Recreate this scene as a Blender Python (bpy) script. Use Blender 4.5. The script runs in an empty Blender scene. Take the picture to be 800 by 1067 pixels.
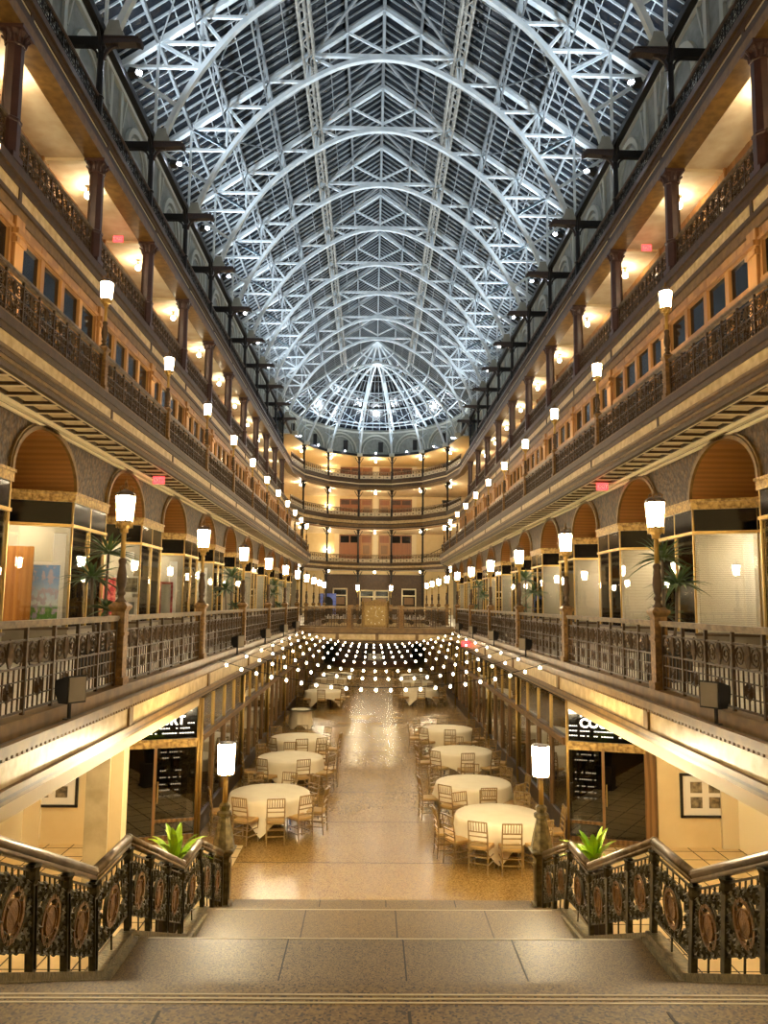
import bpy, math, random
from math import sin, cos, pi, radians, sqrt
from mathutils import Vector, Matrix
random.seed(7)
SC = bpy.context.scene
COL = SC.collection

# ------------------------------------------------------------------ materials
def new_mat(name):
    m = bpy.data.materials.new(name); m.use_nodes = True
    nt = m.node_tree; nt.nodes.clear()
    out = nt.nodes.new('ShaderNodeOutputMaterial')
    return m, nt, out

def srgb(r, g, b):
    def f(c):
        c /= 255.0
        return c / 12.92 if c <= 0.04045 else ((c + 0.055) / 1.055) ** 2.4
    return (f(r), f(g), f(b), 1.0)

def mat(name, col, rough=0.5, metal=0.0, col2=None, scale=4.0, detail=4.0, bump=0.0, bscale=None,
        kind='noise', stretch=(1, 1, 1), spec=0.5, lo=0.35, hi=0.65, wdir='X', dist=5.0):
    m, nt, out = new_mat(name)
    b = nt.nodes.new('ShaderNodeBsdfPrincipled')
    b.inputs['Base Color'].default_value = col
    b.inputs['Roughness'].default_value = rough
    b.inputs['Metallic'].default_value = metal
    b.inputs['Specular IOR Level'].default_value = spec
    nt.links.new(b.outputs[0], out.inputs[0])
    if col2 is not None or bump:
        tc = nt.nodes.new('ShaderNodeTexCoord')
        mp = nt.nodes.new('ShaderNodeMapping'); mp.inputs['Scale'].default_value = stretch
        nt.links.new(tc.outputs['Object'], mp.inputs[0])
        def tex(s):
            if kind == 'voronoi':
                t = nt.nodes.new('ShaderNodeTexVoronoi'); t.inputs['Scale'].default_value = s
                return t, t.outputs['Distance']
            if kind == 'wave':
                t = nt.nodes.new('ShaderNodeTexWave'); t.inputs['Scale'].default_value = s
                t.bands_direction = wdir; t.inputs['Distortion'].default_value = dist; t.inputs['Detail'].default_value = 3.0
                return t, t.outputs['Fac']
            t = nt.nodes.new('ShaderNodeTexNoise'); t.inputs['Scale'].default_value = s
            t.inputs['Detail'].default_value = detail
            return t, t.outputs['Fac']
        if col2 is not None:
            t, o = tex(scale); nt.links.new(mp.outputs[0], t.inputs['Vector'])
            r = nt.nodes.new('ShaderNodeValToRGB')
            r.color_ramp.elements[0].position = lo; r.color_ramp.elements[0].color = col
            r.color_ramp.elements[1].position = hi; r.color_ramp.elements[1].color = col2
            nt.links.new(o, r.inputs[0]); nt.links.new(r.outputs[0], b.inputs['Base Color'])
        if bump:
            t, o = tex(bscale or scale); nt.links.new(mp.outputs[0], t.inputs['Vector'])
            bp = nt.nodes.new('ShaderNodeBump'); bp.inputs['Strength'].default_value = bump
            bp.inputs['Distance'].default_value = 0.02
            nt.links.new(o, bp.inputs['Height']); nt.links.new(bp.outputs[0], b.inputs['Normal'])
    return m

def emit(name, col, strength):
    m, nt, out = new_mat(name)
    e = nt.nodes.new('ShaderNodeEmission'); e.inputs[0].default_value = col; e.inputs[1].default_value = strength
    nt.links.new(e.outputs[0], out.inputs[0])
    return m

def glass(name, tint, refl=1.0, base=0.04, rough=0.02):
    m, nt, out = new_mat(name)
    t = nt.nodes.new('ShaderNodeBsdfTransparent'); t.inputs[0].default_value = tint
    g = nt.nodes.new('ShaderNodeBsdfGlossy'); g.inputs['Roughness'].default_value = rough
    lw = nt.nodes.new('ShaderNodeFresnel'); lw.inputs[0].default_value = 1.45
    mm = nt.nodes.new('ShaderNodeMath'); mm.operation = 'MULTIPLY_ADD'; mm.use_clamp = True
    mm.inputs[1].default_value = refl; mm.inputs[2].default_value = base
    nt.links.new(lw.outputs[0], mm.inputs[0])
    mx = nt.nodes.new('ShaderNodeMixShader')
    nt.links.new(mm.outputs[0], mx.inputs[0]); nt.links.new(t.outputs[0], mx.inputs[1]); nt.links.new(g.outputs[0], mx.inputs[2])
    nt.links.new(mx.outputs[0], out.inputs[0])
    return m

def terrazzo(name, a, b, c, rough, scale, spec=0.5):
    m, nt, out = new_mat(name)
    p = nt.nodes.new('ShaderNodeBsdfPrincipled'); p.inputs['Roughness'].default_value = rough; p.inputs['Specular IOR Level'].default_value = spec
    tc = nt.nodes.new('ShaderNodeTexCoord')
    v = nt.nodes.new('ShaderNodeTexVoronoi'); v.inputs['Scale'].default_value = scale
    n = nt.nodes.new('ShaderNodeTexNoise'); n.inputs['Scale'].default_value = 0.9; n.inputs['Detail'].default_value = 6
    nt.links.new(tc.outputs['Object'], v.inputs['Vector']); nt.links.new(tc.outputs['Object'], n.inputs['Vector'])
    sep = nt.nodes.new('ShaderNodeSeparateColor'); nt.links.new(v.outputs['Color'], sep.inputs[0])
    r = nt.nodes.new('ShaderNodeValToRGB'); r.color_ramp.interpolation = 'CONSTANT'
    r.color_ramp.elements[0].color = a; r.color_ramp.elements[0].position = 0
    r.color_ramp.elements[1].color = b; r.color_ramp.elements[1].position = 0.45
    e = r.color_ramp.elements.new(0.82); e.color = c
    nt.links.new(sep.outputs[0], r.inputs[0])
    mx = nt.nodes.new('ShaderNodeMix'); mx.data_type = 'RGBA'; mx.blend_type = 'MULTIPLY'; mx.inputs[0].default_value = 0.75
    r2 = nt.nodes.new('ShaderNodeValToRGB')
    r2.color_ramp.elements[0].position = 0.3; r2.color_ramp.elements[0].color = (0.88, 0.87, 0.85, 1)
    r2.color_ramp.elements[1].position = 0.7; r2.color_ramp.elements[1].color = (1.06, 1.04, 1.0, 1)
    nt.links.new(n.outputs[0], r2.inputs[0])
    nt.links.new(r.outputs[0], mx.inputs[6]); nt.links.new(r2.outputs[0], mx.inputs[7])
    nt.links.new(mx.outputs[2], p.inputs['Base Color'])
    # slight unevenness of polish
    mr = nt.nodes.new('ShaderNodeMapRange'); mr.inputs[3].default_value = rough * 0.92; mr.inputs[4].default_value = rough * 1.1
    nt.links.new(n.outputs[0], mr.inputs[0]); nt.links.new(mr.outputs[0], p.inputs['Roughness'])
    n2 = nt.nodes.new('ShaderNodeTexNoise'); n2.inputs['Scale'].default_value = 5.0
    nt.links.new(tc.outputs['Object'], n2.inputs['Vector'])
    bp = nt.nodes.new('ShaderNodeBump'); bp.inputs['Strength'].default_value = 0.012; bp.inputs['Distance'].default_value = 0.02
    nt.links.new(n2.outputs[0], bp.inputs['Height']); nt.links.new(bp.outputs[0], p.inputs['Normal'])
    nt.links.new(p.outputs[0], out.inputs[0])
    return m

M = {}
M['cream'] = mat('cream_marble', srgb(214, 190, 140), 0.35, 0, srgb(182, 152, 100), 5, 6)
M['creamwall'] = mat('cream_plaster', srgb(232, 210, 162), 0.7, 0, srgb(226, 203, 154), 2)
M['creamtrim'] = mat('cream_paint', srgb(232, 216, 178), 0.5)
M['lintel'] = mat('lintel_paint', srgb(204, 180, 134), 0.55)
M['ceil'] = mat('gallery_ceiling_plaster', srgb(234, 220, 192), 0.7, 0, srgb(218, 196, 160), 2)
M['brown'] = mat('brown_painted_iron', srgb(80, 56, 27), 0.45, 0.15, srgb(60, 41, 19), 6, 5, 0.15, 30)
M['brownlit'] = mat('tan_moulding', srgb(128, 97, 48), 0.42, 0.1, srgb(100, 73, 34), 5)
M['iron'] = mat('railing_bronze', srgb(82, 61, 36), 0.38, 0.45, srgb(54, 39, 22), 14, 4)
M['rust'] = mat('rust_cast_iron', srgb(140, 104, 54), 0.45, 0.3, srgb(98, 70, 35), 18, 5, 0.5, 40)
M['column'] = mat('dark_plum_column', srgb(78, 54, 50), 0.35, 0.1, srgb(66, 46, 44), 3)
M['black'] = mat('black_iron', srgb(24, 22, 22), 0.45, 0.3)
M['bracket'] = mat('rusty_bracket', srgb(62, 46, 38), 0.55, 0.2, srgb(40, 32, 28), 20)
M['darkbronze'] = mat('dark_bronze_scrollwork', srgb(86, 77, 48), 0.36, 0.45, srgb(54, 48, 30), 20, 4)
M['bronzepost'] = mat('olive_bronze', srgb(140, 124, 82), 0.36, 0.45, srgb(92, 80, 50), 14, 4, 0.4, 40)
M['copper'] = mat('copper_medallion', srgb(146, 108, 60), 0.36, 0.55, srgb(112, 78, 40), 16, 3, 0.4, 50)
M['handrail'] = mat('worn_brass_handrail', srgb(138, 116, 84), 0.3, 0.5, srgb(92, 74, 48), 8)
M['brass'] = mat('polished_brass', srgb(190, 156, 88), 0.38, 0.8)
M['gold'] = mat('gold_frieze', srgb(196, 162, 94), 0.36, 0.5, srgb(124, 94, 48), 12, 5, 0.8, 22)
M['wood'] = mat('varnished_oak', srgb(140, 104, 62), 0.35, 0, srgb(108, 78, 44), 3, 4, kind='wave', stretch=(1, 1, 0.15))
M['vault'] = mat('vault_wood', srgb(158, 106, 52), 0.3, 0, srgb(142, 94, 45), 1.6, 4, kind='wave', stretch=(0.3, 0.25, 2.0), wdir='Z', dist=1.6)
M['woodwin'] = mat('window_oak', srgb(172, 126, 72), 0.4, 0, srgb(148, 104, 58), 2, 4, kind='wave', stretch=(1, 1, 0.1))
M['wooddoor'] = mat('door_wood', srgb(150, 92, 44), 0.4, 0, srgb(124, 74, 36), 2, 3, kind='wave', stretch=(1, 1, 0.1))
M['relief'] = mat('brown_relief_wall', srgb(98, 73, 40), 0.55, 0.1, srgb(58, 42, 22), 7, 6, 1.0, 11, kind='voronoi', lo=0.2, hi=0.7)
M['darkpane'] = mat('dark_window_pane', srgb(14, 15, 16), 0.12, 0, spec=0.22)
M['darkglass'] = glass('smoked_shop_glass', (0.42, 0.40, 0.36, 1), 1.6, 0.06)
M['shopglass'] = glass('clear_shop_glass', (0.9, 0.9, 0.88, 1), 1.1, 0.05)
M['floor'] = terrazzo('concourse_terrazzo', srgb(152, 118, 62), srgb(174, 140, 80), srgb(120, 90, 44), 0.23, 55, 0.38)
M['stone'] = terrazzo('stair_granite', srgb(102, 79, 38), srgb(126, 100, 52), srgb(58, 44, 20), 0.42, 110, 0.22)
M['joint'] = mat('slab_joint', srgb(52, 44, 32), 0.8)
M['groove'] = mat('nosing_strip', srgb(176, 160, 126), 0.5)
M['tile'] = mat('yellow_floor_tile', srgb(222, 196, 142), 0.4, 0, srgb(210, 182, 128), 3)
M['deck'] = mat('white_deck_tile', srgb(226, 218, 200), 0.35, 0, srgb(210, 200, 180), 2)
M['bulk'] = mat('taupe_bulkhead', srgb(128, 116, 96), 0.5, 0, srgb(116, 104, 86), 3)
M['truss'] = mat('white_painted_steel', srgb(204, 216, 224), 0.5, 0, srgb(184, 198, 208), 2)
M['girder'] = mat('weathered_steel', srgb(146, 148, 144), 0.6, 0, srgb(116, 116, 110), 5)
M['bar'] = mat('glazing_bar', srgb(150, 160, 168), 0.5)
M['rafter'] = mat('grey_purlin', srgb(104, 112, 118), 0.55)
M['skyglass'] = mat('night_skylight_glass', srgb(24, 31, 40), 0.25, 0, srgb(14, 19, 26), 0.8, spec=0.25)
M['grey'] = mat('grey_stone', srgb(140, 144, 138), 0.7, 0, srgb(120, 124, 118), 3)
M['greylit'] = mat('pale_stone_moulding', srgb(176, 178, 168), 0.65)
M['cloth'] = mat('ivory_tablecloth', srgb(236, 222, 190), 0.8, 0, srgb(230, 214, 180), 3)
M['chair'] = mat('gold_chair_wood', srgb(168, 138, 84), 0.35, 0.25, srgb(136, 106, 60), 12)
M['cushion'] = mat('tan_seat', srgb(186, 150, 88), 0.6)
M['tableleg'] = mat('table_leg', srgb(60, 52, 44), 0.5)
M['leaf'] = mat('dark_palm_leaf', srgb(76, 98, 50), 0.4, 0, srgb(44, 62, 32), 6)
M['lime'] = mat('lime_leaf', srgb(186, 214, 42), 0.45, 0, srgb(130, 178, 34), 4)
M['trunk'] = mat('palm_stem', srgb(78, 62, 44), 0.7)
M['pot'] = mat('dark_planter', srgb(32, 28, 24), 0.4)
M['signblack'] = mat('gloss_black_sign', srgb(8, 8, 9), 0.08, 0, spec=0.5)
M['signwhite'] = emit('lit_sign_letter', srgb(255, 244, 220), 2.2)
M['signglint'] = emit('painted_reflection_dash', srgb(255, 240, 214), 1.1)  # weak glow painting in reflected lights on boards and entrance glass
M['white'] = mat('white_board', srgb(238, 234, 224), 0.6)
M['frameblk'] = mat('black_frame', srgb(20, 18, 16), 0.3)
M['photo'] = mat('sepia_photo', srgb(70, 62, 48), 0.5, 0, srgb(160, 146, 116), 9, 6)
M['marble'] = mat('grey_marble', srgb(206, 192, 156), 0.3, 0, srgb(168, 152, 118), 2.2, 9)
M['ply'] = mat('orange_plywood', srgb(206, 134, 54), 0.4, 0, srgb(190, 118, 44), 2, 3, kind='wave', stretch=(1, 1, 0.1))
M['blind'] = mat('white_blind_slat', srgb(224, 212, 186), 0.55)
M['shopwall'] = mat('shop_interior_wall', srgb(150, 140, 118), 0.7)
M['shopdark'] = mat('shop_dark_interior', srgb(40, 34, 28), 0.6)
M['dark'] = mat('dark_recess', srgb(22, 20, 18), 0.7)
M['pink'] = mat('pink_poster', srgb(232, 130, 120), 0.6, 0, srgb(196, 60, 70), 9, 2, lo=0.45, hi=0.55)
M['bluemural'] = mat('blue_mural', srgb(70, 90, 190), 0.5, 0, srgb(110, 130, 210), 3)
M['beigefab'] = mat('beige_panel', srgb(206, 190, 150), 0.6)
M['stagewood'] = mat('stage_wood', srgb(86, 54, 30), 0.5, 0, srgb(66, 40, 22), 3)
M['burgundy'] = mat('framed_red_art', srgb(150, 66, 40), 0.6, 0, srgb(206, 160, 110), 8, 2, lo=0.45, hi=0.55)
M['clockface'] = mat('gold_clock_face', srgb(138, 112, 62), 0.4, 0.4, srgb(156, 130, 76), 10, 3, 0.4, 30)
M['clockcase'] = mat('clock_case_gold', srgb(140, 110, 56), 0.4, 0.4, srgb(104, 78, 38), 14, 4, 0.6, 26)
M['reliefgold'] = M['gold']
WARM = srgb(255, 214, 150)
M['lamp'] = emit('lantern_glow', srgb(255, 233, 188), 88.0)
M['lamphigh'] = emit('upper_lantern_glow', srgb(255, 233, 188), 112.0)
M['globe'] = emit('globe_glow', srgb(255, 234, 194), 62.0)
M['globefar'] = emit('far_globe_glow', srgb(255, 236, 202), 190.0)
M['bulb'] = emit('bulb_glow', srgb(255, 232, 190), 18.0)
M['cool'] = emit('floodlight_glow', srgb(232, 240, 255), 60.0)
M['shoplight'] = emit('shop_light_glow', srgb(255, 240, 214), 28.0)
M['downlight'] = emit('downlight_glow', srgb(255, 234, 192), 17.0)
M['exit'] = emit('exit_red', srgb(255, 60, 60), 1.6)

# ------------------------------------------------------------------ mesh builder
class MB:
    def __init__(s): s.v = []; s.f = []
    def add(s, vs, fs):
        o = len(s.v); s.v += [tuple(p) for p in vs]; s.f += [tuple(i + o for i in f) for f in fs]; return s
    def box(s, x0, x1, y0, y1, z0, z1):
        if x0 > x1: x0, x1 = x1, x0
        if y0 > y1: y0, y1 = y1, y0
        if z0 > z1: z0, z1 = z1, z0
        return s.add([(x0, y0, z0), (x1, y0, z0), (x1, y1, z0), (x0, y1, z0), (x0, y0, z1), (x1, y0, z1), (x1, y1, z1), (x0, y1, z1)],
                     [(0, 3, 2, 1), (4, 5, 6, 7), (0, 1, 5, 4), (1, 2, 6, 5), (2, 3, 7, 6), (3, 0, 4, 7)])
    def bar(s, p, q, w, h=None, up=(0, 0, 1)):
        h = w if h is None else h
        p = Vector(p); q = Vector(q); d = (q - p)
        if d.length < 1e-6: return s
        d.normalize(); u = Vector(up)
        if abs(d.dot(u)) > 0.98: u = Vector((1, 0, 0))
        a = d.cross(u).normalized(); b = a.cross(d).normalized()
        a *= w / 2; b *= h / 2
        vs = [p - a - b, p + a - b, p + a + b, p - a + b, q - a - b, q + a - b, q + a + b, q - a + b]
        return s.add(vs, [(0, 1, 2, 3), (7, 6, 5, 4), (0, 4, 5, 1), (1, 5, 6, 2), (2, 6, 7, 3), (3, 7, 4, 0)])
    def tube(s, pts, r, n=6, rb=None, close=False):
        pts = [Vector(p) for p in pts]; rings = []; N = len(pts)
        prev = None
        for i, p in enumerate(pts):
            a = pts[(i - 1) % N] if (close or i > 0) else p
            b = pts[(i + 1) % N] if (close or i < N - 1) else p
            d = (b - a)
            if d.length < 1e-7: d = Vector((0, 0, 1))
            d.normalize()
            u = prev if prev is not None else (Vector((0, 0, 1)) if abs(d.z) < 0.9 else Vector((1, 0, 0)))
            x = d.cross(u)
            if x.length < 1e-4: x = d.cross(Vector((1, 0.3, 0)))
            x.normalize(); y = x.cross(d).normalized(); prev = y
            rr = r[i] if isinstance(r, (list, tuple)) else r
            rings.append([p + x * (rr * cos(2 * pi * k / n)) + y * (rr * sin(2 * pi * k / n)) for k in range(n)])
        vs = [q for rg in rings for q in rg]; fs = []
        last = N if close else N - 1
        for i in range(last):
            j = (i + 1) % N
            for k in range(n):
                l = (k + 1) % n
                fs.append((i * n + k, i * n + l, j * n + l, j * n + k))
        if not close:
            fs.append(tuple(reversed(range(n)))); fs.append(tuple((N - 1) * n + k for k in range(n)))
        return s.add(vs, fs)
    def lathe(s, prof, n=12, c=(0, 0, 0), rot=0.0, sx=1, sy=1):
        vs = []; fs = []
        for r, z in prof:
            for k in range(n):
                a = 2 * pi * k / n + rot
                vs.append((c[0] + r * cos(a) * sx, c[1] + r * sin(a) * sy, c[2] + z))
        m = len(prof)
        for i in range(m - 1):
            for k in range(n):
                l = (k + 1) % n
                fs.append((i * n + k, i * n + l, (i + 1) * n + l, (i + 1) * n + k))
        fs.append(tuple(reversed(range(n)))); fs.append(tuple((m - 1) * n + k for k in range(n)))
        return s.add(vs, fs)
    def sphere(s, c, r, n=10, m=6, sz=1.0):
        prof = [(max(1e-4, r * sin(pi * i / m)), -r * sz * cos(pi * i / m)) for i in range(m + 1)]
        return s.lathe(prof, n, c)
    def prism(s, poly, ax, a0, a1):
        """extrude a closed 2-D polygon along axis ax ('x','y','z'); poly in the remaining axes' order"""
        def P(u, v, w):
            return (w, u, v) if ax == 'x' else ((u, w, v) if ax == 'y' else (u, v, w))
        n = len(poly)
        vs = [P(u, v, a0) for u, v in poly] + [P(u, v, a1) for u, v in poly]
        fs = [tuple(range(n)), tuple(reversed(range(n, 2 * n)))]
        for i in range(n):
            j = (i + 1) % n; fs.append((i, i + n, j + n, j))
        return s.add(vs, fs)
    def wallpath(s, pts, z0, z1, t):
        """vertical band of thickness t along an open plan path (closed ends)"""
        n = len(pts); P = [Vector((a, b)) for a, b in pts]; offs = []
        for i in range(n):
            d = Vector((0, 0))
            if i > 0: d += (P[i] - P[i - 1]).normalized()
            if i < n - 1: d += (P[i + 1] - P[i]).normalized()
            d.normalize(); offs.append(Vector((-d.y, d.x)) * t)
        vs = []
        for i in range(n):
            a = P[i]; b = P[i] + offs[i]
            vs += [(a.x, a.y, z0), (b.x, b.y, z0), (b.x, b.y, z1), (a.x, a.y, z1)]
        fs = [(0, 1, 2, 3), tuple(reversed([4 * (n - 1) + k for k in range(4)]))]
        for i in range(n - 1):
            o = 4 * i
            for k in range(4):
                l = (k + 1) % 4; fs.append((o + k, o + 4 + k, o + 4 + l, o + l))
        return s.add(vs, fs)
    def mirror_x(s):
        r = MB(); r.v = [(-x, y, z) for x, y, z in s.v]; r.f = [tuple(reversed(f)) for f in s.f]; return r
    def build(s, name, material, parent=None, smooth=False, loc=None):
        me = bpy.data.meshes.new(name); me.from_pydata(s.v, [], s.f)
        me.materials.append(material)
        if smooth:
            me.polygons.foreach_set('use_smooth', [True] * len(me.polygons))
        me.update()
        import bmesh
        bm = bmesh.new(); bm.from_mesh(me); bmesh.ops.recalc_face_normals(bm, faces=bm.faces); bm.to_mesh(me); bm.free()
        o = bpy.data.objects.new(name, me); COL.objects.link(o)
        if parent is not None: o.parent = parent
        if loc is not None: o.location = loc
        return o

def tag(o, label=None, cat=None, group=None, kind=None):
    if label: o['label'] = label
    if cat: o['category'] = cat
    if group: o['group'] = group
    if kind: o['kind'] = kind
    return o

def empty(name, loc=(0, 0, 0), rz=0.0):
    o = bpy.data.objects.new(name, None); COL.objects.link(o)
    o.location = loc; o.rotation_euler = (0, 0, rz); o.empty_display_size = 0.1
    return o

KIDS = {}
def children(o): return [c for c in o.children]

def copy_tree(o, parent=None):
    c = o.copy(); COL.objects.link(c)
    if parent is not None: c.parent = parent
    for ch in list(o.children): copy_tree(ch, c)
    return c

def struct(name, mb, m, smooth=False, label=None):
    o = mb.build(name, m, None, smooth); o['kind'] = 'structure'
    return o

ORD = ['first', 'second', 'third', 'fourth', 'fifth', 'sixth', 'seventh', 'eighth', 'ninth', 'tenth', 'eleventh', 'twelfth', 'thirteenth', 'fourteenth', 'fifteenth', 'sixteenth', 'seventeenth', 'eighteenth', 'nineteenth', 'twentieth']
SIDE = {-1: 'poster side', 1: 'blinds side'}
SN = {-1: 'left', 1: 'right'}

# ------------------------------------------------------------------ key dimensions (metres; hall axis = +Y, floor z = 0)
B = 5.5
def post_y(k): return (k + 0.123) * B
X1, X2, X3 = 3.96, 6.34, 8.72
XW1, XW2, XW3, XW4 = 7.27, 8.50, 10.45, 10.2
D1, D2, D3, D4 = 3.50, 9.45, 14.85, 19.30
YN = -4.0                      # wall behind the photographer
YB, YBE = post_y(7), 42.2      # the cross bridge
YO2 = post_y(11)               # far end of the second opening
YS = 77.4                      # end of the straight side galleries
YD = 79.5                      # centre of the end apse
YE = 98.0                      # end wall

# ------------------------------------------------------------------ plan helpers
def offset_path(pts, d, closed=False):
    P = [Vector(p) for p in pts]; n = len(P); out = []
    for i in range(n):
        a = P[i - 1] if (i > 0 or closed) else None
        b = P[(i + 1) % n] if (i < n - 1 or closed) else None
        ns = []
        if a is not None: e = (P[i] - a).normalized(); ns.append(Vector((-e.y, e.x)))
        if b is not None: e = (b - P[i]).normalized(); ns.append(Vector((-e.y, e.x)))
        m = ns[0] if len(ns) == 1 else (ns[0] + ns[1]).normalized()
        k = 1.0 / max(0.3, m.dot(ns[0]))
        out.append((P[i].x + m.x * d * k, P[i].y + m.y * d * k))
    return out

def band(mb, path, d0, d1, z0, z1, closed=False):
    """solid band along a plan path between offsets d0<d1 (positive = away from the opening) and z0..z1"""
    A = offset_path(path, d0, closed); C = offset_path(path, d1, closed); n = len(A); vs = []; fs = []
    for i in range(n):
        vs += [(*A[i], z0), (*C[i], z0), (*C[i], z1), (*A[i], z1)]
    last = n if closed else n - 1
    for i in range(last):
        o = 4 * i; q = 4 * ((i + 1) % n)
        for k in range(4):
            l = (k + 1) % 4; fs.append((o + k, q + k, q + l, o + l))
    if not closed:
        fs += [(0, 1, 2, 3), (4 * n - 1, 4 * n - 2, 4 * n - 3, 4 * n - 4)]
    mb.add(vs, fs); return mb

TRIM = [0]
def trim(mb, m):
    TRIM[0] += 1
    return struct('trim_%d' % TRIM[0], mb, m)

def apse(phi, a, b, y0=YD):
    t = radians(phi); return (a * sin(t), y0 + b * cos(t))
PHI = [-90, -64.3, -38.57, -12.86, 12.86, 38.57, 64.3, 90]
APSE = [apse(p, X3, 12.3) for p in PHI]

# ------------------------------------------------------------------ ground level floor, side walls, decks
struct('floor', MB().box(-11.4, 11.4, 6.0, YE, -0.2, 0.0), M['floor'])
tl = MB()
for s in (-1, 1):
    tl.box(s * 2.82, s * 7.3, 6.2, 16.6, 0.0, 0.012)
    for i in range(18): pass
struct('floor_tile', tl, M['tile'])
tj = MB()
for s in (-1, 1):
    for i in range(19): tj.box(s * 2.82, s * 7.3, 7.0 + i * 0.52, 7.02 + i * 0.52, 0.0, 0.0145)
    for i in range(9): tj.box(s * (3.2 + i * 0.5), s * (3.22 + i * 0.5), 6.2, 16.6, 0.0, 0.0145)
trim(tj, M['joint'])
# thin joints between the floor slabs of the concourse
fj = MB()
for y in (15.6, 18.4, 21.2, 24.0, 26.8, 29.6, 32.4, 35.2, 38.0, 40.8, 43.6, 46.4, 49.2, 52.0, 54.8, 57.6):
    fj.box(-3.5, 3.5, y, y + 0.012, 0, 0.002)
trim(fj, M['joint'])

deck = MB()
for s in (-1, 1):
    deck.box(s * 3.9, s * 11.4, YN, YE, D1 - 0.22, D1)
deck.box(-3.9, 3.9, YB + 0.06, YBE - 0.06, D1 - 0.22, D1)
deck.box(-3.9, 3.9, YO2 + 0.06, YE, D1 - 0.22, D1)
struct('floor_balcony', deck, M['deck'])
struct('wall_front', MB().box(-11.6, 11.6, YN - 0.2, YN, -0.2, 27), M['creamwall'])
struct('wall_end', MB().box(-11.6, 11.6, YE, YE + 0.2, -0.2, 26), M['creamwall'])

# first balcony: fascia pieces round both openings
O1 = [(-X1, YN), (-X1, YB), (X1, YB), (X1, YN)]
O2 = [(-X1, YBE), (-X1, YO2), (X1, YO2), (X1, YBE)]
def both(d0, d1, z0, z1):
    mb = MB(); band(mb, O1, d0, d1, z0, z1); band(mb, O2, d0, d1, z0, z1, True); return mb
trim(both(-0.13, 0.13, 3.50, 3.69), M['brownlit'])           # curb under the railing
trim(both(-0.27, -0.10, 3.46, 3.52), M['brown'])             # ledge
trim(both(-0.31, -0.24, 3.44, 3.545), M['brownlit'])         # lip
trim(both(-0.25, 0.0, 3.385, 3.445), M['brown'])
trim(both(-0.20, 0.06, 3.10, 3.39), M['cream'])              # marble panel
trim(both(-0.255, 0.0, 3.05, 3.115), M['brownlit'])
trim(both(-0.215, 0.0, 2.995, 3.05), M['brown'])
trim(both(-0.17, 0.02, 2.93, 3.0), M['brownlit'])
lint = MB()
for s in (-1, 1): lint.box(s * (X1 - 0.10), s * (X1 + 0.06), YN, 16.85, 2.74, 2.935)
trim(lint, M['lintel'])
dn = MB()                                                     # dentils
for s in (-1, 1):
    y = 6.0
    while y < YB - 0.2:
        dn.box(s * (X1 - 0.285), s * (X1 - 0.24), y, y + 0.06, 3.395, 3.442); y += 0.11
trim(dn, M['brownlit'])
dv = MB()                                                     # dividers of the marble panels
for s in (-1, 1):
    for k in range(0, 12):
        y = post_y(k)
        if YB + 0.3 < y < YBE: continue
        dv.box(s * (X1 - 0.235), s * (X1 - 0.1), y - 0.09, y + 0.09, 3.10, 3.39)
for x in (-1.95, 0, 1.95): dv.box(x - 0.08, x + 0.08, YB - 0.0 - 0.235, YB, 3.1, 3.39)
trim(dv, M['brownlit'])
# deck edge above the shopfronts of the concourse
# side bays beside the stair: cream walls
cw = MB()
for s in (-1, 1):
    cw.box(s * 5.62, s * 7.4, 16.6, 16.8, 0, 3.28)
    cw.box(s * 7.3, s * 7.5, 3.0, 16.6, 0, 3.28)
    cw.box(s * 2.9, s * 7.5, 2.8, 3.0, 0, 3.28)
struct('wall_side', cw, M['creamwall'])
ct = MB()
for s in (-1, 1): ct.box(s * 7.24, s * 7.3, 14.9, 16.6, 0.0, 3.28); ct.box(s * 6.9, s * 7.25, 16.52, 16.6, 0, 3.28)
trim(ct, M['creamtrim'])
struct('ceiling_side', MB().box(-7.3, -3.9, 3.0, 16.6, 3.262, 3.278).box(7.3, 3.9, 3.0, 16.6, 3.262, 3.278), M['creamwall'])

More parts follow.
